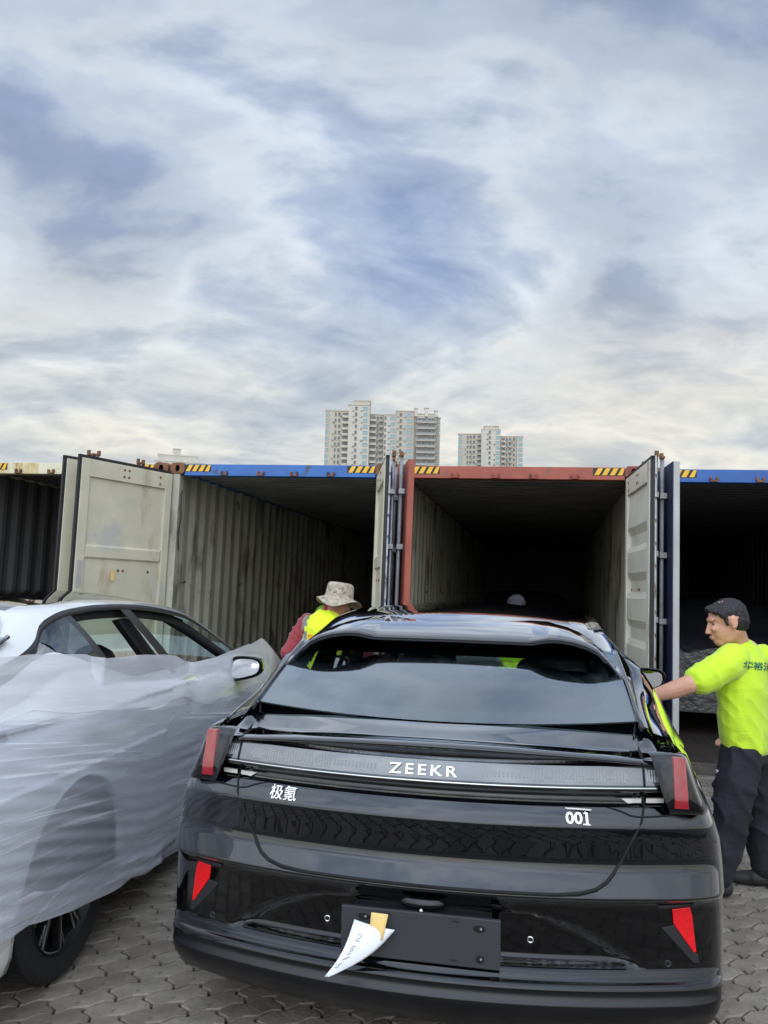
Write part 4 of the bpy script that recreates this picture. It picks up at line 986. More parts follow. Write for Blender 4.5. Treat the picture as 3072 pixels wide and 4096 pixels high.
    for sgn in (-1, 1):
        g = MB(); g.prism([(sgn*.62, 1.98, 1.40), (sgn*.62, 2.12, 1.41), (sgn*.80, 2.48, 1.0), (sgn*.80, 2.30, 1.0)], (sgn*.04, 0, 0)); g.build('pillar_lining', M_SEAT, c)
        g = MB(); g.prism([(sgn*.63, 1.02, 1.30), (sgn*.62, 1.36, 1.40), (sgn*.74, 1.48, 1.0), (sgn*.74, 1.0, 1.0)], (sgn*.03, 0, 0)); g.build('pillar_lining', M_SEAT, c)
        g = MB(); g.tube([(sgn*.62, 2.75, 1.40), (sgn*.66, 3.1, 1.29), (sgn*.74, 3.6, 1.10), (sgn*.78, 3.8, 1.0)], .035, 8); g.build('windscreen_pillar_lining', M_SEAT, c, smooth=True)
        g = MB(); g.box((min(sgn*.84, sgn*.74), 1.35, .45), (max(sgn*.84, sgn*.74), 3.7, 1.03)); g.build('door_lining', M_SEAT, c)
    g = MB(); g.box((-.72, 3.25, .55), (.72, 3.75, .98)); g.build('dashboard', M_SEAT, c, bevel=.04)
    g = MB(); g.box((-.70, .40, .60), (.70, 1.35, .95)); g.build('luggage_cover', M_SEAT, c, bevel=.03)
    return c
BC = Vector((.158, 2.735, 0)); BYAW = -.190
black_car = make_car('black_hatchback', 'glossy black electric hatchback seen from behind with full width light bar', M_BLACKPAINT, BC, BYAW)
WC = Vector((-2.324, 2.575, 0)); WYAW = -.1163
white_car = make_car('white_hatchback', 'white hatchback with black roof half wrapped in foam and stretch film', M_WHITEPAINT, WC, WYAW, detail=False, mirror=(1.05, 3.17))

# ------------------------------------------------------------------ foam sheet and stretch film on the white car
def flank_x(y, z):
    xf = float(np.interp(y, [p[1] for p in PLAN[34:]], [p[0] for p in PLAN[34:]]))
    if z <= 1.04: return xf*(1-float(np.interp(z, [r_[4] for r_ in ROWS], [r_[3] for r_ in ROWS]))*(1-.5*float(np.clip((y-.55)/.5, 0, 1))))
    return float(np.interp(z, [1.04, max(1.045, fP1Z(y)), fP1Z(y)+.25], [fSHX(y), fP1X(y), fP1X(y)-.06]))
TOPZ = [(-.05, 1.345), (.35, 1.318), (.75, 1.312), (1.0, 1.296), (1.22, 1.278), (1.32, 1.255), (1.5, 1.247), (1.75, 1.243), (2.2, 1.205), (2.37, 1.160), (2.55, 1.135), (2.66, 1.128), (2.9, 1.150), (3.2, 1.174), (3.48, 1.198), (3.50, 1.190), (3.78, 1.222), (3.95, 1.17), (4.15, 1.10), (4.5, .965), (4.9, .81), (5.1, .72)]
BOTZ = [(-.05, .40), (.3, .372), (.6, .365), (.72, .335), (.82, .315), (.955, .290), (1.08, .270), (1.23, .245), (1.4, .225), (1.5, .23), (1.66, .19), (1.78, .195), (1.98, .16), (2.26, .13), (3, .115), (5.1, .1)]
def sheet(name, mt, off, top, bot, ny, nz, y0, y1, ripple, parent):
    g = MB(); rows = []
    for j in range(nz+1):
        v = j/nz; row = []
        for i in range(ny+1):
            y = y0+(y1-y0)*i/ny; zt, zb = itp(top, y), itp(bot, y); z = zt+(zb-zt)*v
            x = max(flank_x(y, z), .84 if y < 1.3 else .885) if z > .9 else flank_x(y, z)
            if y > 2.5: x = max(x, min(.97, .90+.05*(y-2.5)))
            if y < .5: x = min(x, flank_x(y, .6)) 
            if zb < .6 and abs(y-1.0) < .9 and z < .85: x = max(x, .995-.01*abs(y-1))
            x += .012*max(0, 1-(z-zb)/.15)*0
            r_ = ripple(y, z, v)
            row.append((x+off+r_, y, z+.004*noise.noise(Vector((y*6, 3.3, 0)))*(1 if j in (0, nz) else 0)))
        rows.append(row)
    g.grid(rows); o = g.build(name, mt, parent, smooth=True); return o
wrap = thing('protective_wrap', 'white foam sheet and clear stretch film wound round the flank of the white car', 'protective wrap', WC, (0, 0, WYAW))
def foam_ripple(y, z, v):
    n_ = noise.noise(Vector((y*.9, z*1.5, 4.1))); ph = 2.2*noise.noise(Vector((y*.55, z*.8, 1.7)))+.25*y
    a = .0055*(.45+.9*noise.noise(Vector((y*.8, z*5, 9))))
    lowf = float(np.clip((itp(TOPZ, y)-z)/.45, 0, 1)); z = z+lowf*(.20*min(y, 1.7)+.07*max(0, y-1.7))
    fold = .010*math.exp(-((z-itp(TOPZ, y)+.06)/.04)**2)*(1-lowf)*(.5+noise.noise(Vector((y*2.2, 0, 3))))
    sag = -.012*math.exp(-((y-2.45)/.16)**2)*math.exp(-((itp(TOPZ, y)-z)/.12)**2)
    return a*math.sin(z*2*math.pi/.062+ph*2)+.010*n_+fold+sag+.004*noise.noise(Vector((y*3, z*14, 2)))
sheet('foam_sheet', M_FOAM, .020, TOPZ, BOTZ, 260, 150, .10, 5.1, foam_ripple, wrap)
HEM_T = [(a, b_-.24-.05*noise.noise(Vector((a*2, 0, 0)))) for a, b_ in TOPZ]; HEM_B = [(a, b_+.13+.05*noise.noise(Vector((a*2, 4, 0)))) for a, b_ in BOTZ]
M_HEM = film_mat('folded_foam_hem', (.95, .95, 1.0), .55, .5, (1.2, 16), rad(6), .05, .25)
sheet('foam_hem', M_HEM, .0245, [(a, b_+.001) for a, b_ in TOPZ], HEM_T, 200, 24, .10, 5.1, foam_ripple, wrap)
sheet('foam_hem', M_HEM, .0245, HEM_B, [(a, b_-.001) for a, b_ in BOTZ], 200, 24, .10, 5.1, lambda y, z, v: foam_ripple(y, z, v), wrap)
FTOP = [(-.05, 1.12), (.35, 1.10), (.9, 1.06), (1.6, .985), (2.3, .93), (3.0, .885), (3.6, .90), (4.6, .90), (4.9, .80), (5.1, .715)]
def film_ripple(y, z, v):
    q = z+.20*min(y, 1.7)+.09*max(0, y-1.7); n_ = noise.noise(Vector((y*.4, q*9, 1.3))); n2 = noise.noise(Vector((y*.9, q*26, 7.7)))
    return .008*n_+.004*n2
sheet('stretch_film', M_FILM, .036, FTOP, [(a, b_+.004) for a, b_ in BOTZ], 220, 130, .10, 5.1, film_ripple, wrap)

# ------------------------------------------------------------------ dark film-wrapped cars stowed in the containers
def wrapped_car(label, s, k, sc_=1.0):
    p = row_point(s, k, .152)
    c = thing('wrapped_car', label, 'car', p, (0, ROW_TILT, -ROW_YAW), 'cars stowed in containers under black plastic')
    secs_ = []
    for y, zr, xr, zs in ((0, .95, .55, .7), (.12, 1.08, .70, .9), (.35, 1.15, .68, 1.02), (.75, 1.38, .64, 1.05), (1.1, 1.48, .60, 1.05), (1.7, 1.52, .60, 1.04), (2.4, 1.51, .60, 1.0), (3.0, 1.44, .62, .98), (3.7, 1.12, .72, .96), (4.3, .95, .75, .86), (4.8, .70, .60, .66)):
        sec_ = []
        for x_, z_ in ((-.9, .25), (-.94, .5), (-.93, .75), (-.90, zs), (-xr-.06, (zs+zr)/2+.08), (-xr, zr-.05), (-xr*.5, zr), (0, zr+.01)): sec_.append((x_ if y > .1 else x_*.93, z_))
        sec_ = sec_+[(-a, b_) for a, b_ in sec_[-2::-1]]
        secs_.append((y, sec_))
    rows = []
    for y in np.linspace(0, 4.8, 49):
        row = []
        for q in np.linspace(0, 14, 57):
            i = min(int(q), 13); f1 = q-i
            x_ = [float(np.interp(y, [a for a, b_ in secs_], [b_[i+d_][0] for a, b_ in secs_])) for d_ in (0, 1)]
            z_ = [float(np.interp(y, [a for a, b_ in secs_], [b_[i+d_][1] for a, b_ in secs_])) for d_ in (0, 1)]
            p_ = Vector((x_[0]*(1-f1)+x_[1]*f1, y, z_[0]*(1-f1)+z_[1]*f1))
            n_ = .022*noise.noise(p_*3.1+Vector((s, 0, 0)))+.012*abs(noise.noise(p_*8))
            row.append(p_+Vector((n_*(1 if p_.x > 0 else -1), -n_, n_)))
        rows.append(row)
    g = MB(); g.grid(rows, flip=False); g.add(rows[0], [tuple(range(57))]); g.build('plastic_cover', M_BLACKFILM, c, smooth=True)
    for x in (-.8, .8):
        for y in (1.0, 3.9):
            g = MB(); g.lathe([(.2, -.11), (.34, -.11), (.36, -.08), (.36, .08), (.34, .11), (.2, .11), (0, .1)], Matrix.Translation((x, y, .36)) @ Matrix.Rotation(rad(90), 4, 'Y'), 20); g.build('tyre', M_TYRE, c, smooth=True)
    return c
wrapped_car('car under creased black plastic inside the right hand blue container', 4.942+1.16, 1.5)
wrapped_car('black covered car added deep inside the red container to block light', 2.474+1.22, 3.4)  # car added here to block light and hide the container's end
wrapped_car('car under black plastic inside the rusty cream container, only its roof showing', -2.468+1.3, 1.9)

# ------------------------------------------------------------------ people
class Blob:
    CACHE = {}
    def __init__(s, origin): s.o = Vector(origin); s.V = []; s.F = []
    @classmethod
    def ball(cl, n):
        """unit quad sphere, n cells along a cube edge"""
        if n not in cl.CACHE:
            V = []; F = []; t_ = np.tan(np.linspace(-math.pi/4, math.pi/4, n+1))
            for ax in range(3):
                for sg in (-1, 1):
                    o_ = len(V)
                    for a in t_:
                        for b_ in t_:
                            p = [0, 0, 0]; p[ax] = sg; p[(ax+1) % 3] = a; p[(ax+2) % 3] = b_; l_ = math.sqrt(1+a*a+b_*b_); V.append([q/l_ for q in p])
                    for i in range(n):
                        for j in range(n):
                            q = [o_+i*(n+1)+j, o_+(i+1)*(n+1)+j, o_+(i+1)*(n+1)+j+1, o_+i*(n+1)+j+1]; F.append(q if sg > 0 else q[::-1])
            cl.CACHE[n] = (np.array(V), np.array(F))
        return cl.CACHE[n]
    def ell(s, c, r, R_=None, seg=14):
        V, F = s.ball(max(3, seg//4)); V = V*np.array(r)
        if R_ is not None: V = V @ np.array(R_).T
        s.V.append(V+np.array(Vector(c)-s.o)); s.F.append(F); return s
    def limb(s, pts, rs, n=7, R_=None, flat=1.0):
        pts = [Vector(p) for p in pts]
        for i in range(len(pts)-1):
            for k in range(n+1):
                if k == n and i < len(pts)-2: break
                t_ = k/n; r = rs[i]*(1-t_)+rs[i+1]*t_; s.ell(pts[i].lerp(pts[i+1], t_), (r, r*flat, r) if R_ is not None else (r, r, r), R_, 10)
        return s
    def torso(s, secs, fac, n=8):
        """secs: (centre, half width across, half depth); fac: facing direction"""
        f = Vector(fac).normalized(); r = f.cross(Vector((0, 0, 1))); R_ = Matrix((r, f, Vector((0, 0, 1)))).transposed()
        for i in range(len(secs)-1):
            for k in range(n+1):
                t_ = k/n; a, b_ = secs[i], secs[i+1]
                s.ell(Vector(a[0]).lerp(Vector(b_[0]), t_), (a[1]+(b_[1]-a[1])*t_, a[2]+(b_[2]-a[2])*t_, .055), R_, 16)
        return s
    def build(s, name, mt, parent, voxel=.012, smooth=5, wrinkle=None):
        me = bpy.data.meshes.new(name); V = np.concatenate(s.V); n0 = 0; F = []
        for v_, f_ in zip(s.V, s.F): F.append(f_+n0); n0 += len(v_)
        F = np.concatenate(F); me.vertices.add(len(V)); me.vertices.foreach_set('co', V.ravel()); me.loops.add(F.size); me.loops.foreach_set('vertex_index', F.ravel().astype(np.int32))
        me.polygons.add(len(F)); me.polygons.foreach_set('loop_start', np.arange(0, F.size, 4, dtype=np.int32)); me.update(calc_edges=True)
        o = bpy.data.objects.new(name, me)
        rm = o.modifiers.new('r', 'REMESH'); rm.mode = 'VOXEL'; rm.voxel_size = voxel; sm = o.modifiers.new('s', 'SMOOTH'); sm.iterations = smooth; sm.factor = .5
        m2 = evaluated(o); bpy.data.objects.remove(o)
        if wrinkle:
            amp, fx, fn_ = wrinkle
            m2.calc_normals_split() if hasattr(m2, 'calc_normals_split') else None
            ns = [v.normal.copy() for v in m2.vertices]
            for v, n_ in zip(m2.vertices, ns):
                p = v.co; q = p.x*.7+p.z*.7; v.co = p+n_*amp*(.8*noise.noise(Vector((p.x*fx[0]*.6, p.y*fx[1]*.6, p.z*fx[2]*.6)))+1.3*(1-abs(noise.noise(Vector((p.x*fx[0]*.5+3, p.y*fx[1]*.5, q*fx[2]*1.6)))))**5-.35)
        m2.name = name; m2.materials.clear(); m2.materials.append(mt); m2.polygons.foreach_set('use_smooth', [True]*len(m2.polygons)); m2.update()
        o = bpy.data.objects.new(name, m2); COL.objects.link(o); o.parent = parent; return o
def frame(f, tilt=0):
    """head frame: columns right, forward, up, tilted down by tilt"""
    f = Vector(f).normalized(); r = f.cross(Vector((0, 0, 1))).normalized(); u_ = r.cross(f)
    Rt = Matrix.Rotation(-tilt, 3, r); f, u_ = Rt @ f, Rt @ u_
    return Matrix((r, f, u_)).transposed()
def head(b, c, R_, s_=1.0):
    c = Vector(c)
    def P(x, y, z): return c+R_ @ Vector((x*s_, y*s_, z*s_))
    def E_(p, r): b.ell(P(*p), tuple(v*s_ for v in r), R_, 18)
    E_((0, -.012, .028), (.076, .096, .092))          # skull
    E_((0, .028, -.030), (.062, .068, .080))          # face
    E_((0, .050, -.085), (.038, .040, .034))          # chin
    E_((0, .020, -.070), (.054, .058, .045))          # jaw
    for k in range(5): E_((0, .085+.0062*k, .012-.011*k), (.0075+.0016*k, .011, .010))   # nose
    E_((.010, .095, -.036), (.009, .012, .008)); E_((-.010, .095, -.036), (.009, .012, .008))
    E_((0, .078, .028), (.046, .015, .014))           # brow
    E_((0, .093, -.058), (.022, .012, .006)); E_((0, .090, -.068), (.020, .012, .007))       # lips
    for sx in (-1, 1):
        E_((sx*.036, .080, -.018), (.020, .018, .016))    # cheek
        for a in range(8):                               # ear rim
            t_ = -1.2+a*.5; E_((sx*.077, -.012-.015*math.cos(t_), -.002+.024*math.sin(t_)), (.006, .006, .008))
        E_((sx*.075, -.008, -.002), (.007, .014, .020)); E_((sx*.077, -.006, -.026), (.006, .008, .008))
def face_bits(parent, c, R_, o, skin_dark=True):
    c = Vector(c)-Vector(o)
    for sx in (-1, 1):
        g = Blob((0, 0, 0)); g.ell(c+R_ @ Vector((sx*.031, .083, .007)), (.012, .006, .0045), R_); g.build('eye', M_HAIR, parent, .002, 1)
        g = Blob((0, 0, 0)); g.limb([c+R_ @ Vector((sx*.014, .092, .026)), c+R_ @ Vector((sx*.032, .089, .031)), c+R_ @ Vector((sx*.050, .074, .028))], [.0035, .0045, .003], 4); g.build('eyebrow', M_HAIR, parent, .003, 1)
def hand(b, wrist, dirv, palm_n, s_=1.0, curl=.45):
    """palm with four unequal curled fingers and a thumb off its side"""
    w_ = Vector(wrist); d = Vector(dirv).normalized(); n_ = Vector(palm_n); n_ = (n_-d*n_.dot(d)).normalized(); sd_ = d.cross(n_)
    R_ = Matrix((sd_, d, n_)).transposed()
    b.ell(w_+d*.045*s_, (.038*s_, .052*s_, .017*s_), R_); b.limb([w_-d*.02, w_+d*.02], [.027*s_, .026*s_], 3)
    for k, (off, ln) in enumerate(((-.028, .066), (-.009, .076), (.010, .072), (.028, .058))):
        p0 = w_+d*.082*s_+sd_*off*s_; pts = [p0]; dd = d.copy(); 
        for q, fr in enumerate((.45, .32, .23)):
            dd = (dd*math.cos(curl*.7)+n_*math.sin(curl*.7)).normalized(); pts.append(pts[-1]+dd*ln*fr*s_)
        b.limb(pts, [.0095*s_, .009*s_, .0082*s_, .007*s_], 4)
    p0 = w_+d*.02*s_-sd_*.030*s_; p1 = p0+(d*.55-sd_*.75+n_*.25).normalized()*.040*s_; p2 = p1+(d*.85-sd_*.2+n_*.4).normalized()*.032*s_
    b.limb([p0, p1, p2], [.012*s_, .0105*s_, .0085*s_], 4)
def project_text(txt, size, centre, look, mt, parent, name, target, origin, up_=Vector((0, 0, 1)), tilt=0):
    """prints flat lettering onto a garment mesh, seen along 'look'"""
    me = text_mesh(txt, size, 0, 1.0, .0012); bm = bmesh.new(); bm.from_mesh(me); bmesh.ops.subdivide_edges(bm, edges=[e for e in bm.edges if e.calc_length() > size*.12], cuts=2, use_grid_fill=True); bm.to_mesh(me); bm.free()
    bt = BVHTree.FromPolygons([v.co.copy() for v in target.data.vertices], [tuple(p.vertices) for p in target.data.polygons])
    l_ = Vector(look).normalized(); r = l_.cross(up_).normalized(); u_ = r.cross(l_)
    r, u_ = r*math.cos(tilt)+u_*math.sin(tilt), u_*math.cos(tilt)-r*math.sin(tilt)
    c = Vector(centre)-Vector(origin)
    for v in me.vertices:
        p = c+r*v.co.x+u_*v.co.y-l_*.4
        h = bt.ray_cast(p, l_)
        v.co = (h[0]-l_*.004) if h[0] is not None else p+l_*.4
    me.materials.clear(); me.materials.append(mt); o = bpy.data.objects.new(name, me); COL.objects.link(o); o.parent = parent; return o

# --- man in lime t-shirt reaching to the car
O1 = Vector((2.07, 4.66, 0)); man = thing('person', 'man in lime green t-shirt and dark trousers reaching to the flank of the black car', 'person', O1)
f1 = (-.70, .71, 0); HC = Vector((1.945, 4.585, 1.478)); RH = frame((-1, .10, 0), rad(14))
b = Blob(O1); head(b, HC, RH, 1.08)
b.limb([HC+RH @ Vector((0, -.03, -.05)), (2.045, 4.655, 1.345), (2.06, 4.66, 1.30)], [.056, .062, .075], 6)
b.torso([((2.075, 4.66, 1.33), .12, .07), ((2.065, 4.655, 1.26), .19, .10), ((2.07, 4.65, 1.12), .185, .11), ((2.085, 4.66, .95), .165, .10), ((2.09, 4.665, .80), .165, .105)], f1)
b.limb([(1.925, 4.50, 1.285), (1.835, 4.455, 1.225), (1.665, 4.41, 1.145)], [.068, .060, .050]); b.limb([(1.665, 4.41, 1.145), (1.585, 4.43, 1.11), (1.455, 4.475, 1.062)], [.051, .048, .031])
hand(b, (1.455, 4.475, 1.062), (-.9, .30, -.12), (.2, .35, -1), 1.0, .4)
b.limb([(2.235, 4.80, 1.27), (2.27, 4.98, 1.04), (2.16, 5.06, .84)], [.065, .046, .030]); hand(b, (2.16, 5.06, .84), (-.3, .2, -.9), (-.9, 0, 0))
for hip, kn, an in (((2.02, 4.60, .80), (1.935, 4.54, .45), (1.86, 4.57, .08)), ((2.17, 4.73, .80), (2.20, 4.77, .44), (2.215, 4.74, .08))):
    b.limb([hip, kn], [.085, .055]); b.limb([kn, an], [.055, .038])
body = b.build('body', M_SKIN, man, .0055, 4)
face_bits(man, HC, RH, O1)
hb = Blob(O1)
def HP(x, y, z): return HC+RH @ (Vector((x, y, z))*1.08)
hb.ell(HP(0, -.018, .043), (.0835, .1025, .0835), RH, 20); hb.ell(HP(0, -.050, .002), (.0775, .070, .078), RH, 18); hb.ell(HP(0, .050, .083), (.054, .042, .022), RH)
for sx in (-1, 1): hb.limb([HP(sx*.066, .036, .062), HP(sx*.073, .026, .035), HP(sx*.074, .018, -.010)], [.020, .014, .006], 6); hb.limb([HP(sx*.03, .070, .078), HP(sx*.055, .052, .066)], [.014, .018], 5)
hb.build('hair', M_HAIR, man, .0035, 2, (.0035, (90, 90, 45), 0))
tb = Blob(O1)
tb.torso([((2.065, 4.66, 1.335), .105, .075), ((2.07, 4.66, 1.315), .15, .09), ((2.065, 4.655, 1.26), .205, .112), ((2.055, 4.645, 1.12), .21, .128), ((2.065, 4.65, .95), .205, .125), ((2.085, 4.66, .775), .20, .125)], f1, 10)
tb.limb([(1.945, 4.52, 1.275), (1.86, 4.465, 1.228), (1.735, 4.43, 1.168)], [.093, .088, .083], 8)
tb.limb([(2.225, 4.79, 1.265), (2.215, 4.92, 1.16)], [.09, .082], 8)
shirt = tb.build('tshirt', M_LIME, man, .008, 7, (.007, (11, 11, 7), 0))
project_text('华裕流港', .046, (2.105, 4.50, 1.238), (.45, .89, -.05), M_TEAL, man, 'shirt_print', shirt, O1, tilt=rad(-4))
lb = Blob(O1)
lb.torso([((2.09, 4.665, .86), .175, .115), ((2.09, 4.665, .72), .175, .12)], f1, 5)
for hip, kn, an in (((2.02, 4.60, .76), (1.935, 4.54, .45), (1.87, 4.57, .12)), ((2.17, 4.73, .76), (2.20, 4.77, .44), (2.215, 4.745, .12))):
    lb.limb([hip, kn, an], [.118, .100, .088], 9)
lb.build('trousers', M_NAVY, man, .011, 4, (.014, (8, 8, 7), 0))
for x, y in ((1.855, 4.57), (2.21, 4.74)):
    sb = Blob(O1); d_ = Vector((-.95, .25, 0)).normalized()
    sb.limb([(x+.05, y-.01, .045), (x-.06, y+.01, .045)], [.044, .045]); sb.limb([Vector((x, y, .04))+d_*.05, Vector((x, y, .034))+d_*.16], [.046, .034]); sb.limb([(x, y, .07), (x, y, .11)], [.045, .045], 3)
    sb.build('shoe', M_SHOE, man, .008, 4)
g = MB(); g.box((1.878-O1.x, 4.57-O1.y, .60), (1.892-O1.x, 4.60-O1.y, .665)); g.build('pocket_tag', M_PAPER, man, bevel=.003)

# --- worker in bucket hat and hi-vis vest
O2 = Vector((-.45, 6.62, 0)); man2 = thing('person', 'worker in camouflage bucket hat and yellow hi-vis vest over maroon sleeves', 'person', O2)
f2_ = (.62, .78, 0); HC2 = Vector((-.345, 6.64, 1.50)); RH2 = frame((.85, .52, 0), rad(22))
b = Blob(O2); head(b, HC2, RH2, 1.0); b.limb([HC2+RH2 @ Vector((0, -.03, -.05)), (-.43, 6.62, 1.40)], [.055, .06], 5)
b.torso([((-.45, 6.62, 1.36), .12, .07), ((-.46, 6.62, 1.28), .19, .10), ((-.46, 6.62, 1.1), .175, .10), ((-.47, 6.62, .85), .16, .10)], f2_)
for sh, el_, wr in (((-.625, 6.74, 1.32), (-.735, 6.62, 1.08), (-.62, 6.72, .86)), ((-.30, 6.50, 1.32), (-.15, 6.60, 1.12), (-.02, 6.80, 1.0))):
    b.limb([sh, el_, wr], [.058, .043, .030]); hand(b, wr, Vector(wr)-Vector(el_), (0, .6, -.6))
for sx in (-.09, .09):
    b.limb([(-.47+sx, 6.62-sx*.8, .85), (-.47+sx, 6.62-sx*.8, .45), (-.47+sx, 6.60-sx*.8, .06)], [.08, .055, .04])
b.build('body', M_SKIN2, man2, .008, 4); face_bits(man2, HC2, RH2, O2)
g = Blob(O2); g.torso([((-.425, 6.625, 1.428), .064, .062), ((-.43, 6.62, 1.39), .075, .07), ((-.45, 6.62, 1.345), .14, .085), ((-.46, 6.62, 1.27), .20, .115), ((-.46, 6.62, 1.0), .19, .12), ((-.47, 6.62, .84), .18, .12)], f2_, 9)
g.limb([(-.60, 6.72, 1.315), (-.665, 6.70, 1.235), (-.735, 6.62, 1.08), (-.63, 6.71, .88)], [.085, .078, .066, .052], 8); g.limb([(-.31, 6.51, 1.315), (-.15, 6.60, 1.12), (-.04, 6.78, 1.01)], [.082, .064, .05], 8)
g.build('maroon_shirt', M_MAROON, man2, .010, 4, (.012, (9, 9, 14), 0))
g = Blob(O2); g.torso([((-.445, 6.62, 1.395), .115, .088), ((-.45, 6.62, 1.365), .165, .108), ((-.46, 6.62, 1.29), .205, .135), ((-.46, 6.62, 1.12), .198, .142), ((-.465, 6.62, .88), .20, .14)], f2_, 10)
vest = g.build('hi_vis_vest', M_VEST, man2, .010, 5, (.006, (7, 7, 9), 0))
bt = BVHTree.FromPolygons([v.co.copy() for v in vest.data.vertices], [tuple(p.vertices) for p in vest.data.polygons])
# reflective band over the left shoulder down the back
lk = Vector((.16, .987, 0)); pts_ = [(-.585, 1.392), (-.612, 1.36), (-.620, 1.31), (-.620, 1.25), (-.612, 1.19), (-.598, 1.12), (-.585, 1.05), (-.58, .95)]
rows = []
for x_, z_ in pts_:
    row = []
    for q in range(5):
        wd = .046*(1 if z_ > 1.2 else .85); p = Vector((x_+(q/4-.5)*wd-O2.x, -.6, z_)); h = bt.ray_cast(p, Vector((0, 1, 0))); row.append((h[0]+Vector((0, -.004, 0))) if h[0] is not None else Vector((p.x, 0, z_)))
    rows.append(row)
g = MB(); g.grid(rows, flip=True); g.build('reflective_band', M_REFL, man2, smooth=True)
project_text('华裕流港', .060, (-.49, 6.40, 1.205), (.12, .99, 0), M_ORANGE, man2, 'vest_print', vest, O2, tilt=rad(-5))
g = Blob(O2); g.torso([((-.47, 6.62, .90), .17, .12), ((-.47, 6.62, .78), .17, .12)], f2_, 4)
for sx in (-.09, .09): g.limb([(-.47+sx, 6.62-sx*.8, .8), (-.47+sx, 6.62-sx*.8, .45), (-.47+sx, 6.60-sx*.8, .08)], [.105, .085, .075], 9)
g.build('trousers', M_NAVY, man2, .012, 4, (.012, (8, 8, 7), 0))
for sx in (-.09, .09):
    g = Blob(O2); g.limb([(-.49+sx, 6.58-sx*.8, .045), (-.39+sx, 6.72-sx*.8, .04)], [.046, .04]); g.build('shoe', M_SHOE, man2, .008, 3)
# bucket hat: crown, seam band and drooping brim
Rh = frame((.85, .52, 0), rad(9)); hc = Vector((-.352, 6.635, 1.515))-O2
g = MB(); rows = []
for r_, z_, wob in ((.0, .147, 0), (.055, .148, 0), (.088, .142, .002), (.103, .128, .003), (.107, .105, .004), (.110, .06, .003), (.113, .030, .002), (.116, .022, .002), (.135, .008, .006), (.158, -.010, .012), (.178, -.026, .018), (.1785, -.030, .018), (.157, -.016, .012), (.112, .010, .002)):
    row = []
    for k in range(40):
        a = 2*math.pi*k/40; rr = r_*(1+.04*math.cos(2*a)); zz_ = z_+wob*(1.2*math.sin(3*a+.6)+.9*math.sin(2*a))+.10*wob*math.cos(a)
        rr *= 1.0+.10*max(0, math.sin(a))*(1 if r_ > .13 else 0)
        row.append(hc+Rh @ Vector((rr*math.cos(a), rr*math.sin(a)*1.08, zz_)))
    rows.append(row)
g.grid(rows, close=True); hat = g.build('bucket_hat', M_CAMO, man2, smooth=True)
md = hat.modifiers.new('sub', 'SUBSURF'); md.levels = 1; md.render_levels = 1

# --- two people standing inside the containers
def dim_person(label, o, fac, shirt_m, cap_m, hc_, bend, cap=True):
    O_ = Vector(o); p = thing('person', label, 'person', O_); R_ = frame(fac, rad(25)); hc_ = Vector(hc_); f = Vector(fac).normalized()
    b = Blob(O_); head(b, hc_, R_); nb = hc_-f*.07-Vector((0, 0, .16)); hip = Vector((o[0], o[1], o[2]+.80)); r = f.cross(Vector((0, 0, 1)))
    b.limb([hc_, nb], [.055, .06], 4); b.torso([(nb, .12, .07), (nb-Vector((0, 0, .08)), .18, .10), (hip, .16, .10)], fac)
    for sx in (-1, 1):
        sh = nb+r*sx*.19-Vector((0, 0, .07)); el_ = sh+f*.08+r*sx*.06-Vector((0, 0, .27)); wr = el_+f*.20-Vector((0, 0, .10)); b.limb([sh, el_, wr], [.055, .043, .03]); hand(b, wr, wr-el_, (0, 0, -1))
        hp = hip+r*sx*.09; kn = Vector((hp.x, hp.y, o[2]+.44))+f*.05; an = Vector((hp.x, hp.y, o[2]+.06)); b.limb([hp, kn, an], [.08, .055, .04])
    b.build('body', M_SKIN2, p, .010, 4)
    g = Blob(O_); g.torso([(nb+Vector((0, 0, .01)), .11, .075), (nb-Vector((0, 0, .03)), .17, .095), (nb-Vector((0, 0, .08)), .205, .12), (hip+Vector((0, 0, -.05)), .185, .12)], fac, 9)
    for sx in (-1, 1):
        sh = nb+r*sx*.19-Vector((0, 0, .07)); el_ = sh+f*.08+r*sx*.06-Vector((0, 0, .27)); g.limb([sh, el_], [.085, .07])
    g.build('shirt', shirt_m, p, .012, 4, (.01, (9, 9, 12), 0))
    g = Blob(O_); g.torso([(hip, .165, .115), (hip-Vector((0, 0, .1)), .165, .115)], fac, 3)
    for sx in (-1, 1): hp = hip+r*sx*.09; g.limb([hp, Vector((hp.x, hp.y, o[2]+.44))+f*.05, Vector((hp.x, hp.y, o[2]+.08))], [.105, .085, .07])
    g.build('trousers', M_NAVY, p, .013, 4)
    for sx in (-1, 1):
        hp = hip+r*sx*.09; g = Blob(O_); g.limb([Vector((hp.x, hp.y, o[2]+.045))-f*.04, Vector((hp.x, hp.y, o[2]+.04))+f*.14], [.046, .038]); g.build('shoe', M_SHOE, p, .009, 3)
    g = Blob(O_)
    if cap: g.ell(hc_+R_ @ Vector((0, -.008, .05)), (.092, .112, .088), R_, 20); g.ell(hc_+R_ @ Vector((0, .10, .045)), (.07, .07, .010), R_, 16)
    else: g.ell(hc_+R_ @ Vector((0, -.016, .045)), (.083, .10, .084), R_, 20)
    g.build('cap' if cap else 'hair', cap_m, p, .007, 3, (.006, (30, 30, 30), 0)); return p
dim_person('worker in green shirt standing inside the blue container behind the bucket hat worker', (-.60, 9.25, .15), (.7, .7, 0), M_GREEN, M_HAIR, (-.50, 9.30, 1.57), 0, False)
dim_person('worker in dark grey cap before the red container, mostly hidden by the black car', (1.36, 8.12, .0), (-.2, -1, 0), M_LIME, M_GREYCAP, (1.335, 8.05, 1.465), 0, True)

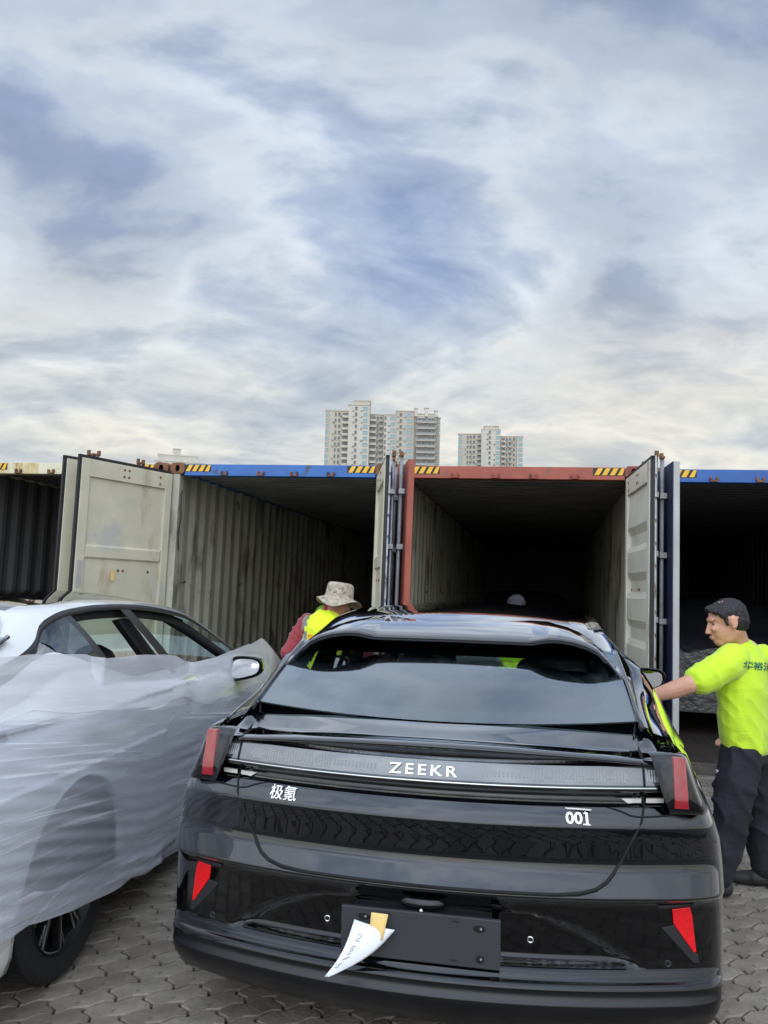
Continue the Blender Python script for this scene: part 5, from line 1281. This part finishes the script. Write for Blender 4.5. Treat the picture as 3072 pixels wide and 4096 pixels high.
# ------------------------------------------------------------------ paper note and tape on the plate holder
def on_car(x, y, z): return BC+Vector((math.cos(BYAW)*x-math.sin(BYAW)*y, math.sin(BYAW)*x+math.cos(BYAW)*y, z))
PM = Matrix.Translation(BC) @ Matrix.Rotation(BYAW, 4, 'Z')
def car_sheet(name, rows, mt, th, label, cat):
    """thin curled sheet with real thickness, rows of points in car coordinates"""
    g = MB(); g.grid(rows); o = g.build(name, mt, None, smooth=True); o.matrix_world = PM
    sl = o.modifiers.new('thick', 'SOLIDIFY'); sl.thickness = th; sl.offset = 0
    return tag(o, label, cat) if label else o
def note_pt(u_, v):
    """u across 0..1 (left to right along the top), v 0..1 down to the tip; curls away from the plate towards the tip"""
    TL, TR, TIP = Vector((-.225, .006, .5195)), Vector((-.088, .004, .500)), Vector((-.292, -.105, .381))
    L_ = TL.lerp(TIP, v)+Vector((.012*math.sin(math.pi*v), -.012*math.sin(math.pi*v), -.006*math.sin(math.pi*v)))
    R__ = TR.lerp(TIP+Vector((.012, .004, -.002)), v)+Vector((.016*math.sin(math.pi*v), .022*math.sin(math.pi*v), -.016*math.sin(math.pi*v)))
    p = L_.lerp(R__, u_); p.y -= .010*math.sin(math.pi*u_)*(1-v); return p
rows = [[note_pt(i/10, j/16) for i in range(11)] for j in range(17)]
note = car_sheet('paper_note', rows, M_PAPER, .0006, 'white paper slip with pencilled figures curling off the plate holder', 'paper note')
# pencilled figures
def stroke(pts):
    P = [note_pt(a, b_)+Vector((0, -.0015, .0003)) for a, b_ in pts]
    g = MB(); g.tube(P, .0009, 5); return g
marks = [[(.22, .20), (.28, .17), (.34, .20), (.30, .25), (.22, .29), (.36, .28)], [(.22, .40), (.34, .36)], [(.20, .44), (.28, .41), (.33, .44), (.25, .48), (.32, .50), (.22, .53)], [(.38, .56), (.22, .64)], [(.34, .70), (.22, .73), (.34, .77), (.2, .8)]]
for mk in marks: o = stroke(mk).build('pencil_mark', M_INK, note)
rows = []
for j in range(9):
    v = j/8; row = []
    for i in range(6):
        u_ = i/5; p = Vector((-.168, .003, .548)).lerp(Vector((-.111, .003, .547)), u_).lerp(Vector((-.172, -.012, .470+.008*(u_-.2))).lerp(Vector((-.126, -.010, .470)), u_), v); p.y -= .006*math.sin(math.pi*v)*.3
        if v > .5: p.y = min(p.y, -.008)
        p.z -= .006*math.sin(math.pi*u_)*(1 if j == 8 else 0); row.append(p)
    rows.append(row)
car_sheet('masking_tape', rows, M_TAPE, .0005, 'short strip of tan masking tape holding the paper slip', 'tape')

bpy.data.scenes.remove(WORK)
